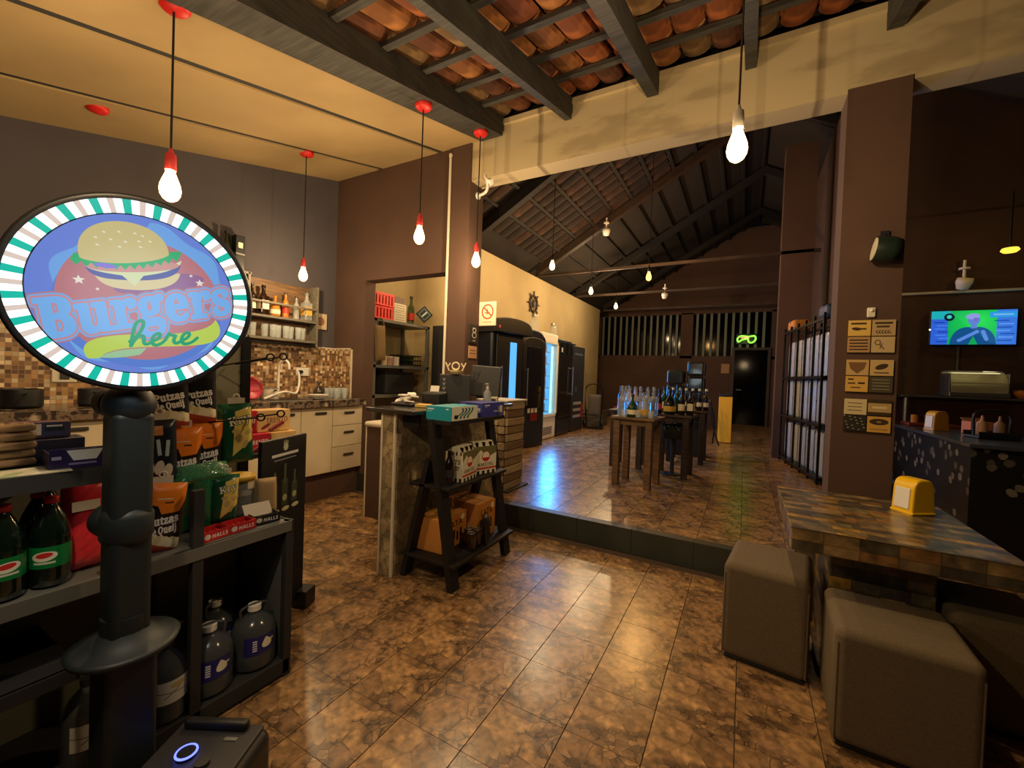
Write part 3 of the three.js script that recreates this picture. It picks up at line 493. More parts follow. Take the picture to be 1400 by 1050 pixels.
// soda bottles with red caps
const sodaLabel = print(512, 160, (g, w, h) => { fill(g, '#0d7a3c', 0, 0, w, h); for (const x of [128, 384]) { g.fillStyle = '#e8e4d4'; g.beginPath(); g.ellipse(x, 70, 52, 36, -0.2, 0, 7); g.fill(); g.fillStyle = '#c8302a'; g.beginPath(); g.ellipse(x, 62, 34, 20, -0.2, 0, 7); g.fill(); fill(g, '#cfd8c8', x - 44, 112, 88, 16); } }, { roughness: 0.35 });
{
  const mk = (label) => {
    const o = thing('soda_bottle', label, 'bottle', [0, 0, 0], 0, 'green soda bottles on the gondola');
    part('bottle_body', lathe([[0, 0.004], [0.03, 0], [0.042, 0.008], [0.044, 0.03], [0.044, 0.14], [0.041, 0.165], [0.033, 0.195], [0.02, 0.225], [0.0135, 0.238], [0.0135, 0.245], [0, 0.245]], 28), M.soda, o);
    part('label', new THREE.CylinderGeometry(0.0446, 0.0446, 0.062, 32, 1, true).translate(0, 0.093, 0), sodaLabel, o);
    part('cap', lathe([[0, 0.262], [0.0145, 0.262], [0.016, 0.258], [0.016, 0.243], [0, 0.243]], 20), M.redcap, o);
    return o;
  };
  const L = ['red capped soda bottle at the shelf edge, nearest the picture edge', 'red capped soda bottle behind the one at the shelf edge', 'frontmost red capped soda bottle of the three together', 'middle red capped soda bottle of the three together', 'rearmost red capped soda bottle of the three together'];
  const b0 = mk(L[0]);
  [[22, 698], [12, 684], [78, 699], [74, 687], [58, 680]].forEach(([x, y], i) => { const p = onY(x, y, 0.945); p.y = 0.691; p.x = [-1.775, -1.775, -1.785, -1.885, -1.985][i]; p.z = [-0.335, -0.235, -0.43, -0.425, -0.47][i]; (i ? dup(b0, L[i], p, i * 1.3) : (b0.position.copy(p), b0)); });
}
{ // red hanging sack with a paper label
  const p = onX(122, 660, -1.84), o = thing('red_sack', 'tall red plastic sack with a blank paper label hanging beside the soda bottles', 'sack', p.setY(0.69), FX);
  part('sack_body', [pillow(0.13, 0.3, 0.05).translate(0, 0.15, 0)], phy(0xd6323e, 0.3, { clearcoat: 0.6 }), o); part('paper_label', card(0.065, 0.03, -0.02, 0.215, 0.05, 0, -0.1), M.offwhite, o);
}
{ // top shelf clutter
  const foil = phy(0xd9d4cc, 0.22, { transmission: 0.5, thickness: 0, bumpMap: TX.fine, bumpScale: 0.01 });
  const a = solo('wrapped_bundle', 'bundle of small packets in shiny clear film on the top shelf', 'snack bundle', [0, 1, 2, 3, 4, 5, 6, 7, 8, 9].map((k) => T(rb(0.085, 0.024, 0.055, 0.01), (k % 2) * 0.088 - 0.045, 0.014 + (k >> 1) * 0.0255, (k % 3) * 0.006 - 0.01, 0, k % 2 ? 0.12 : -0.08, 0)), phy(0x8a7050, 0.18, { map: TX.grime, clearcoat: 1 }), V(-1.88, 1.036, -0.33), FX);
  const leaf = print(256, 128, (g, w, h) => { fill(g, '#b8b49a', 0, 0, w, h); for (let k = 0; k < 14; k++) { g.fillStyle = ['#3a6a48', '#6a5a44', '#8a9a6a', '#d8d0b8'][k % 4]; g.beginPath(); g.ellipse((k * 61) % 256, (k * 37) % 128, 30, 9, -0.3, 0, 7); g.fill(); } });
  solo('flyer', 'printed leaflet with green marks lying on the top shelf edge', 'leaflet', T(bx(0.2, 0.003, 0.11), 0, 0.0025, 0), leaf, V(-1.775, 1.034, -0.36), FX - 0.1);
  const purple = print(300, 120, (g, w, h) => { fill(g, '#2c2350', 0, 0, w, h); g.fillStyle = '#d8dcd8'; g.beginPath(); g.moveTo(70, 8); g.lineTo(230, 8); g.lineTo(200, 70); g.lineTo(100, 70); g.fill(); fill(g, '#8c84b4', 80, 84, 120, 12); fill(g, '#b8b0c8', 10, 40, 40, 20); fill(g, '#b8b0c8', 255, 34, 36, 20); }, { roughness: 0.35 });
  const o = thing('candy_box', 'open purple candy display box with a white flap tag on the top shelf', 'candy box', V(-1.795, 1.034, -0.495), FX - 0.1);
  part('tray', [bx(0.15, 0.004, 0.1, 0, 0.004, 0), bx(0.15, 0.045, 0.003, 0, 0.025, -0.05), bx(0.003, 0.05, 0.1, -0.074, 0.025, 0), bx(0.003, 0.05, 0.1, 0.074, 0.025, 0)], std(0x2a2148, 0.4), o); part('printed_front', card(0.15, 0.06, 0, 0.03, 0.051), purple, o);
  const o2 = thing('candy_box', 'dark purple candy box behind the one with the flap tag', 'candy box', V(-1.93, 1.034, -0.45), FX - 0.05); part('carton', [rb(0.16, 0.075, 0.09, 0.003, 0, 0.038, 0)], std(0x1f1c34, 0.4), o2);
  const rwb = print(200, 80, (g, w, h) => { fill(g, '#3a3f6a', 0, 0, w, h); fill(g, '#c8443c', 10, 8, 50, 62); fill(g, '#e8e4d8', 60, 8, 40, 62); fill(g, '#1c2438', 112, 12, 70, 40); fill(g, '#e4e4e4', 118, 16, 58, 10); });
  const o3 = thing('gum_box', 'small red, white and blue gum box topping the purple boxes', 'candy box', V(-1.95, 1.11, -0.44), FX - 0.1); part('carton', [rb(0.13, 0.05, 0.07, 0.003, 0, 0.0255, 0)], std(0x5a3c40, 0.4), o3); part('printed_front', card(0.12, 0.045, 0, 0.028, 0.036), rwb, o3);
}
{ // right bay: halls boxes, jar, water jugs
  const halls = (c, c2) => print(256, 90, (g, w, h) => { fill(g, c, 0, 0, w, h); g.fillStyle = c2; g.beginPath(); g.ellipse(40, 46, 30, 26, 0, 0, 7); g.fill(); text(g, 'HALLS', 158, 50, 52, '#f6f2ea', { skew: -0.1 }); });
  const hr = halls('#d02c2c', '#e8e0d0'), hb = halls('#17181a', '#d8d8b8');
  [['red cough drop box at the shelf corner by the middle post', -1.785, -0.86, hr, std(0xc02a2a, 0.4)], ['red cough drop box in the middle of the three at the shelf edge', -1.79, -0.965, hr, std(0xb82828, 0.4)], ['black cough drop box with a raised cream lid at the shelf end', -1.80, -1.075, hb, std(0x17181a, 0.4)]].forEach(([l, x, z, m, c], i) => {
    const o = thing('cough_drop_box', l, 'candy box', V(x, 0.691, z), FX - 0.12 * (i - 1), 'cough drop boxes');
    part('carton', [bx(0.1, 0.003, 0.07, 0, 0.002, 0), bx(0.1, 0.035, 0.003, 0, 0.018, -0.034), bx(0.003, 0.035, 0.07, -0.0485, 0.018, 0), bx(0.003, 0.035, 0.07, 0.0485, 0.018, 0), bx(0.1, 0.022, 0.003, 0, 0.012, 0.034)], c, o); part('printed_front', card(0.1, 0.036, 0, 0.019, 0.037), m, o);
    for (let k = 0; k < 4; k++) part('candy_roll', [rod([-0.035 + k * 0.023, 0.012, -0.028], [-0.035 + k * 0.023, 0.012, 0.028], 0.009)], i === 2 ? M.charcoal : M.red, o);
    if (i === 2) part('raised_lid', [bx(0.11, 0.003, 0.06, -0.01, 0.045, -0.04, 0.9, 0, 0), bx(0.004, 0.003, 0.07, 0, 0, 0)], M.offwhite, o);
  });
  const p = V(-1.98, 0.69, -1.06), j = thing('candy_jar', 'clear jar with a yellow lid half full of dark sweets', 'jar', p);
  part('glass', lathe([[0, 0.002], [0.062, 0.002], [0.068, 0.012], [0.068, 0.135], [0.058, 0.15], [0.058, 0.158]], 28), M.glass, j); part('lid', lathe([[0, 0.18], [0.064, 0.18], [0.068, 0.175], [0.068, 0.155], [0, 0.155]], 28), std(0xe0b840, 0.45), j);
  const c = part('sweets', [cy(0.06, 0.06, 0.085, 0, 0.008, 0)], std(0x3a2c34, 0.5, { map: TX.clay }), j);
  solo('candy_pouch', 'beige paper pouch leaning beside the yellow lidded jar', 'pouch', T(pillow(0.09, 0.16, 0.025), 0, 0.08, 0, -0.1), std(0xb89a6a, 0.7), V(-1.9, 0.69, -1.14), FX - 0.3);
  const wl = print(256, 300, (g, w, h) => { fill(g, '#1f2170', 0, 0, w, h); g.fillStyle = '#ecebd4'; g.beginPath(); g.moveTo(170, 40); g.bezierCurveTo(250, 150, 230, 220, 180, 220); g.bezierCurveTo(120, 220, 130, 140, 170, 40); g.fill(); g.fillRect(205, 110, 40, 26); for (let k = 0; k < 5; k++) fill(g, '#d8dae8', 66, 60 + k * 38, 34, 24); });
  const jug = (l, z, x, y) => {
    const o = thing('water_jug', l, 'water jug', V(x, 0.082, z), FX - 0.2, 'water jugs on the bottom shelf');
    part('jug_body', lathe([[0, 0.002], [0.07, 0.002], [0.082, 0.014], [0.082, 0.07], [0.078, 0.078], [0.082, 0.086], [0.082, 0.15], [0.07, 0.19], [0.03, 0.215], [0.022, 0.22], [0.022, 0.235]], 32), M.clearplastic, o);
    part('cap', [cy(0.026, 0.026, 0.022, 0, 0.232, 0)], M.white, o);
    part('jug_handle', [tube([[0.05, 0.2, 0], [0.05, 0.245, 0], [-0.05, 0.245, 0], [-0.05, 0.2, 0]], 0.006, 20, 6)], M.clearplastic, o);
    part('label', new THREE.CylinderGeometry(0.083, 0.083, 0.075, 20, 1, true, -0.75, 1.5).translate(0, 0.112, 0), wl, o); return o;
  };
  const j0 = jug('clear water jug with a navy drop label nearest the shelf end', -1.05, -1.81); dup(j0, 'clear water jug with a navy drop label beside the middle post', V(-1.81, 0.082, -0.875)); dup(j0, 'clear water jug standing deep behind the two labelled jugs', V(-1.98, 0.082, -0.98), 2);
  const pl = print(256, 200, (g, w, h) => { fill(g, '#d6dad4', 0, 0, w, h); g.strokeStyle = '#3a3a38'; g.lineWidth = 6; g.beginPath(); g.moveTo(0, 90); g.lineTo(256, 130); g.moveTo(60, 150); g.lineTo(180, 60); g.stroke(); g.fillStyle = '#c8b478'; g.beginPath(); g.ellipse(150, 50, 50, 26, 0, 0, 7); g.fill(); });
  const pk = (l, px, py, m) => { const q = onX(px, py, -1.79); const o = thing('water_bottle', l, 'bottle', V(q.x, 0.082, q.z), FX, 'bottles on the bottom shelf'); part('bottle_body', lathe([[0, 0.002], [0.055, 0.002], [0.062, 0.012], [0.062, 0.17], [0.045, 0.21], [0.018, 0.24], [0.018, 0.255]], 28), M.clearplastic, o); part('label', new THREE.CylinderGeometry(0.0628, 0.0628, 0.08, 24, 1, true, -0.95, 1.9).translate(0, 0.115, 0), m, o); part('cap', [cy(0.02, 0.02, 0.018, 0, 0.252, 0)], M.black, o); };
  pk('clear bottle with a pale picture label on the bottom shelf, outer side of the column', 228, 940, pl); pk('clear bottle with a pale label on the bottom shelf, far side of the column', 120, 985, pl);
}
{ // black poster board leaning behind the gondola
  const m = print(400, 1400, (g, w, h) => { fill(g, '#0c0d12', 0, 0, w, h); g.fillStyle = '#b9c4a8'; g.beginPath(); g.ellipse(200, 66, 22, 30, 0, 0, 7); g.fill(); g.fillRect(180, 18, 8, 26); g.fillRect(196, 12, 8, 30); g.fillRect(212, 18, 8, 26); fill(g, '#d6dcdc', 80, 112, 240, 22); fill(g, '#8a9294', 100, 156, 200, 9);
    for (const [x, hh] of [[110, 250], [200, 300], [290, 230]]) { fill(g, '#3c4432', x - 26, 500 - hh * 0.6, 52, hh * 0.7); fill(g, '#56603e', x - 9, 500 - hh, 18, hh * 0.5); g.fillStyle = '#a8aa80'; g.beginPath(); g.ellipse(x, 470, 20, 26, 0, 0, 7); g.fill(); g.fillStyle = '#c9c49a'; g.beginPath(); g.ellipse(x + 10, 560, 34, 18, 0, 0, 7); g.fill(); } }, { roughness: 0.6 });
  const o = thing('poster_board', 'tall black poster board with printed bottles behind the gondola end', 'poster', V(-2.13, 0, -1.37), Math.atan2(0.28, -0.16) - 0.14);
  part('board', [rb(0.36, 0.95, 0.02, 0.004, 0, 0.515, 0)], M.black, o); part('printed_face', card(0.354, 0.94, 0, 0.515, 0.0108), m, o); for (const fx of [0.17, -0.15]) part('foot_block', [rb(0.1, 0.1, 0.14, 0.01, fx, 0.05, 0)], M.black, o);
}
{ // candy boxes on a low stand behind the poster
  const t = thing('display_table', 'dark little table behind the poster carrying red and yellow candy boxes', 'table', [-2.6, 0, -1.42]); part('table_top', [rb(0.42, 0.03, 0.52, 0.006, 0, 0.855, 0)], M.blackwood, t); for (const [x, z] of [[-0.18, -0.23], [0.18, -0.23], [-0.18, 0.23], [0.18, 0.23]]) part('leg', [bx(0.04, 0.84, 0.04, x, 0.42, z)], M.blackwood, t);
  const tr = (c, c2) => print(256, 128, (g, w, h) => { fill(g, c, 0, 0, w, h); text(g, 'TRENTO', 150, 60, 46, c2, { rot: -0.04, max: 190 }); g.fillStyle = '#7a2c1c'; g.beginPath(); g.ellipse(60, 96, 40, 10, -0.4, 0, 7); g.fill(); });
  const red = tr('#c81f3c', '#f2e8e0'), yel = tr('#d8b478', '#8a5a3a');
  [['red candy box topmost of the stack beside the pegs', 332, 576, 0.155, 0.13, 0.115, -2.50, red, 0xb81c38, 1.0], ['yellow candy box with a wafer picture, upper of the two yellow ones', 374, 577, 0.2, 0.13, 0.115, -2.49, yel, 0xcaa060, 1.0], ['red candy box at the front of the candy stack', 351, 601, 0.16, 0.1, 0.1, -2.44, red, 0xb81c38, 0], ['yellow candy box at the front, nearest the white cabinet', 388, 600, 0.16, 0.1, 0.1, -2.44, yel, 0xcaa060, 0]].forEach(([l, px, py, w, h, d, x, m, c, up]) => {
    const q = onX(px, py, x); const o = thing('candy_box', l, 'candy box', V(x - 0.05, up ? 0.972 : 0.871, q.z), FX, 'red and yellow candy boxes'); part('carton', [rb(w, h, d, 0.003, 0, h / 2, 0)], std(c, 0.45), o); part('printed_front', card(w * 0.98, h * 0.96, 0, h / 2, d / 2 + 0.0012), m, o); part('wrapper_stick', [T(rb(0.1, 0.02, 0.02, 0.006), 0.01, h * 0.25, d / 2 + 0.008, 0, 0, 0.5)], std(0x7a2430, 0.35), o);
  });
}
// ---------------------------------------------------------------- bar counter, its column and the ladder stand
{
  const t = thing('bar_counter', 'narrow bar counter clad in mottled stone print with white edge trims', 'counter');
  part('clad_panel', [sb(-2.11, -2.0, 0, 1.085, -2.05, ZB + 0.03)], M.stackBar, t);
  for (const x of [-2.112, -1.998]) part('edge_trim', [sb(x - 0.008, x + 0.008, 0, 1.085, -2.041, -2.055)], M.offwhite, t);
  part('bar_top', [rb(0.43, 0.028, 1.3, 0.008, -2.025, 1.1, -2.66)], phy(0x23262a, 0.25, { clearcoat: 0.6, clearcoatRoughness: 0.15 }), t);
  for (const z of [-2.12, -3.1]) part('bracket', [sb(-2.0, -1.86, 1.0, 1.086, z, z - 0.02)], M.blackmatt, t);
}
{
  const t = thing('service_desk', 'brown laminate desk with a beige rounded top standing behind the bar', 'desk', [-2.66, 0, -3.02]);
  part('cabinet', [rb(0.8, 0.84, 0.5, 0.006, 0, 0.42, 0)], M.brown, t); part('desk_top', [rb(0.84, 0.05, 0.54, 0.024, 0, 0.865, 0, 4)], M.offwhite, t); part('edge_trim', [rb(0.014, 0.84, 0.014, 0.003, -0.4, 0.42, 0.25)], M.offwhite, t);
}
{ // column of stacked rough stone on the platform's edge
  const t = thing('stone_column', 'pale stacked stone column on the platform edge at the end of the bar', 'column', [-2.235, PT, -3.84]);
  part('core', [bx(0.31, 0.9, 0.37, 0, 0.45, 0)], M.grout, t);
  const mats = [0xb8a486, 0xa08a68, 0xc6b592, 0x8a765a].map((c) => std(c, 0.85, { map: TX.grime, bumpMap: TX.clay, bumpScale: 0.004 }));
  const rows = 11, h = 0.9 / rows;
  const g1 = [0, 1, 2].map((k) => rb(0.02 + 0.01 * k, h - 0.006, 0.365, 0.009)), g2 = [0, 1, 2].map((k) => rb(0.075, h - 0.006, 0.026 + 0.008 * k, 0.009));
  for (let j = 0; j < rows; j++) {
    const a = shade(new THREE.Mesh(g1[j % 3], mats[(j * 7) % 4])); a.name = numbered('stone'); a.position.set(0.163, h * (j + 0.5), rr(-0.004, 0.004)); t.add(a);
    for (let i = 0; i < 4; i++) { const b = shade(new THREE.Mesh(g2[(i + j) % 3], mats[(j * 5 + i * 3) % 4])); b.name = numbered('stone'); b.position.set(-0.115 + i * 0.077, h * (j + 0.5), 0.193 + rr(-0.004, 0.006)); t.add(b); }
  }
  part('cap_slab', [rb(0.38, 0.02, 0.44, 0.006, 0, 0.91, 0)], M.offwhite, t); part('foot_plate', [rb(0.44, 0.014, 0.46, 0.004, 0.01, 0.008, 0)], M.blackmatt, t);
}
{
  const t = thing('ladder_stand', 'black A-frame ladder stand with beer packs and orange boxes before the bar', 'display stand'), m = M.blackwood;
  for (const z of [-2.13, -2.79]) { part('leg', [bar([-1.745, 1.06, z], [-1.545, 0.0, z], 0.036, 0.085)], m, t); part('leg', [bar([-1.765, 0.8, z - 0.01], [-1.95, 0, z - 0.01], 0.036, 0.08)], m, t); }
  part('shelf_board', [rb(0.24, 0.028, 0.68, 0.004, -1.715, 1.046, -2.45)], m, t);
  part('shelf_board', [rb(0.33, 0.022, 0.72, 0.004, -1.745, 0.63, -2.46)], m, t);
  part('shelf_board', [rb(0.44, 0.022, 0.76, 0.004, -1.735, 0.16, -2.47)], m, t);
}
// boxes on the bar
{
  const teal = print(300, 160, (g, w, h) => { fill(g, '#1fa3b8', 0, 0, w, h); fill(g, '#e8f2f2', 14, 24, 80, 16); fill(g, '#8ad4de', 14, 54, 60, 10); fill(g, '#e8f2f2', 240, 20, 30, 14); });
  const wave = print(160, 200, (g, w, h) => { fill(g, '#dfe2d2', 0, 0, w, h); g.strokeStyle = '#2f6a66'; g.lineWidth = 11; for (let k = 0; k < 4; k++) { g.beginPath(); g.moveTo(30 + k * 22, 180); g.bezierCurveTo(20 + k * 24, 120, 90 + k * 14, 100, 60 + k * 22, 24); g.stroke(); } fill(g, '#1a1c1c', 14, 120, 22, 56); });
  const blue = print(300, 160, (g, w, h) => { fill(g, '#3a3f9a', 0, 0, w, h); fill(g, '#dfe2f0', 20, 22, 70, 14); fill(g, '#8288cc', 20, 46, 40, 8); fill(g, '#c8ccec', 150, 96, 90, 12); g.fillStyle = '#d8d8e4'; g.fillRect(230, 60, 44, 50); });
  const a = thing('carton', 'teal carton with a white patterned end lying on the stand top', 'box', [-1.70, 1.061, -2.27]); part('box_body', [rb(0.2, 0.088, 0.3, 0.003, 0, 0.044, 0)], std(0x1c90a4, 0.5), a); part('printed_side', card(0.2, 0.088, 0, 0.044, 0.151), teal, a); part('printed_end', card(0.29, 0.088, 0.101, 0.044, 0, FX), wave, a);
  const b = thing('carton', 'deep blue carton with small white print lying on the stand top', 'box', [-1.70, 1.061, -2.63]); part('box_body', [rb(0.2, 0.1, 0.3, 0.003, 0, 0.05, 0)], std(0x30347e, 0.5), b); part('printed_side', card(0.29, 0.1, 0.101, 0.05, 0, FX), blue, b); part('printed_end', card(0.2, 0.098, 0, 0.05, 0.151), blue, b);
}
// beer packs on the middle board
{
  const pack = (fl) => print(256, 320, (g, w, h) => {
    fill(g, '#e6e2c8', 0, 0, w, h); g.fillStyle = '#6b6a3e'; g.beginPath(); g.moveTo(0, 0); g.lineTo(256, 0); g.lineTo(256, 80); g.lineTo(150, 130); g.lineTo(60, 40); g.lineTo(0, 110); g.fill();
    g.fillStyle = '#efe6cf'; g.beginPath(); g.ellipse(128, 104, 40, 44, 0, 0, 7); g.fill(); g.fillStyle = '#b8281f'; g.beginPath(); g.arc(128, 132, 46, 0, Math.PI); g.fill(); g.strokeStyle = '#b8281f'; g.lineWidth = 7; g.beginPath(); g.ellipse(128, 118, 46, 56, 0, 0, 7); g.stroke();
    text(g, 'AMSTEL', 128, 214, 54, '#2a2f26', { max: 220 }); fill(g, '#c23a2a', 0, 246, w, 22); for (let k = 0; k < 4; k++) fill(g, '#15110c', 22 + k * 62, 282, 30, 38);
  }, { roughness: 0.45 });
  const end = print(200, 320, (g, w, h) => { fill(g, '#dcd6ba', 0, 0, w, h); for (let k = 0; k < 4; k++) fill(g, '#18140e', 20 + k * 50, 0, 18, 40); text(g, '73', 138, 110, 66, '#22251f'); fill(g, '#3a3c30', 110, 160, 54, 14); fill(g, '#4a4c40', 110, 186, 50, 10); g.fillStyle = '#c8a240'; g.beginPath(); g.ellipse(60, 130, 28, 48, 0, 0, 7); g.fill(); g.fillStyle = '#5a5a40'; g.beginPath(); g.ellipse(60, 222, 16, 26, 0, 0, 7); g.fill(); for (let k = 0; k < 4; k++) fill(g, '#15110c', 14 + k * 50, 282, 26, 38); }, { roughness: 0.45 });
  const pm = pack();
  const beer = lathe([[0, 0.002], [0.028, 0], [0.031, 0.006], [0.031, 0.12], [0.026, 0.145], [0.014, 0.175], [0.013, 0.215], [0.0145, 0.22], [0, 0.222]], 18);
  const mk = (label, x, z, ry) => {
    const o = thing('beer_pack', label, 'beer pack', [x, 0.643, z], ry, 'beer packs on the ladder stand');
    part('carton', [bx(0.13, 0.16, 0.2, 0, 0.08, 0), T(ext([[-0.065, 0], [0.065, 0], [0.02, 0.07], [-0.02, 0.07]], 0.19), 0, 0.16, -0.095)], std(0xd8d2b6, 0.5), o);
    part('printed_side', card(0.198, 0.2, 0.066, 0.1, 0, FX), pm, o); part('printed_end', card(0.129, 0.2, 0, 0.1, 0.101), end, o);
    for (const bz of [-0.064, 0, 0.064]) for (const bxx of [-0.033, 0.033]) part('bottle', [beer.clone().translate(bxx, 0.004, bz)], M.brownglass, o); return o;
  };
  mk('beer six-pack with white printed carton nearer the black bottle', -1.68, -2.36, 0.12);
  mk('beer six-pack turned to show its numbered end, at the shelf end', -1.69, -2.61, -0.3);
  const b = thing('beer_bottle', 'single dark beer bottle standing in front of the first beer pack', 'bottle', [-1.66, 0.643, -2.2]); part('glass', [beer.clone()], M.brownglass, b); part('label', new THREE.CylinderGeometry(0.0316, 0.0316, 0.05, 20, 1, true).translate(0, 0.07, 0), M.charcoal, b); part('cap', [cy(0.015, 0.014, 0.008, 0, 0.218, 0)], M.steel, b);
  for (const [l, x, z] of [['dark beer mug bottle behind the ladder leg, lower one', -1.80, -2.2], ['dark beer bottle behind the ladder leg, farther back', -1.86, -2.29]]) { const c = dup(b, l, [x, 0.643, z]); }
  // orange cartons and cans on the lowest board
  const oc = print(256, 256, (g, w, h) => { fill(g, '#c6812f', 0, 0, w, h); text(g, 'LATA', 128, 70, 70, '#2c1c0c', { max: 200, rot: -0.03 }); g.fillStyle = '#2c1c0c'; for (let k = 0; k < 5; k++) g.fillRect(40 + k * 36, 120 + (k % 2) * 20, 22, 76); g.fillStyle = '#ead8b0'; g.beginPath(); g.arc(214, 34, 24, 0, 7); g.fill(); });
  for (const [l, x, z, ry, w, h, d] of [['orange cardboard carton with dark print at the near end of the lowest board', -1.80, -2.33, 0.05, 0.2, 0.22, 0.3], ['orange cardboard carton with dark print at the far end of the lowest board', -1.77, -2.625, -0.08, 0.3, 0.26, 0.22]]) { const o = thing('orange_carton', l, 'box', [x, 0.172, z], ry, 'orange cartons'); part('box_body', [rb(w, h, d, 0.003, 0, h / 2, 0)], M.orangecard, o); part('printed_side', card(d * 0.96, h * 0.96, w / 2 + 0.0012, h / 2, 0, FX), oc, o); part('printed_end', card(w * 0.9, h * 0.9, 0, h / 2, d / 2 + 0.0012), M.orangecard, o); part('tape', [bx(w * 1.002, 0.002, 0.04, 0, h + 0.0005, 0)], std(0xb8863c, 0.3), o); }
  const can = thing('beer_can', 'dark can with a silver rim, foremost on the lowest board', 'can', [-1.575, 0.172, -2.36], 0, 'cans on the ladder stand'); part('can_body', lathe([[0, 0.002], [0.026, 0.001], [0.033, 0.008], [0.033, 0.105], [0.027, 0.118], [0, 0.116]], 22), M.brownglass, can); part('rim', [T(new THREE.TorusGeometry(0.026, 0.0025, 6, 24), 0, 0.118, 0, FX)], M.steel, can); part('pull_tab', [bx(0.012, 0.002, 0.02, 0, 0.119, 0)], M.steel, can);
  dup(can, 'dark can with a silver rim, second in the row of cans', [-1.585, 0.172, -2.44], 1); dup(can, 'dark can set behind the other two, against the far carton', [-1.64, 0.172, -2.42], 2);
  const bl = solo('bottle_sleeve', 'black plastic sleeve bag slumped between the orange cartons', 'bag', [T(pillow(0.12, 0.2, 0.025), 0, 0.1, 0, -0.1, 0.4, 0.1)], M.black, [-1.56, 0.172, -2.52], FX);
}
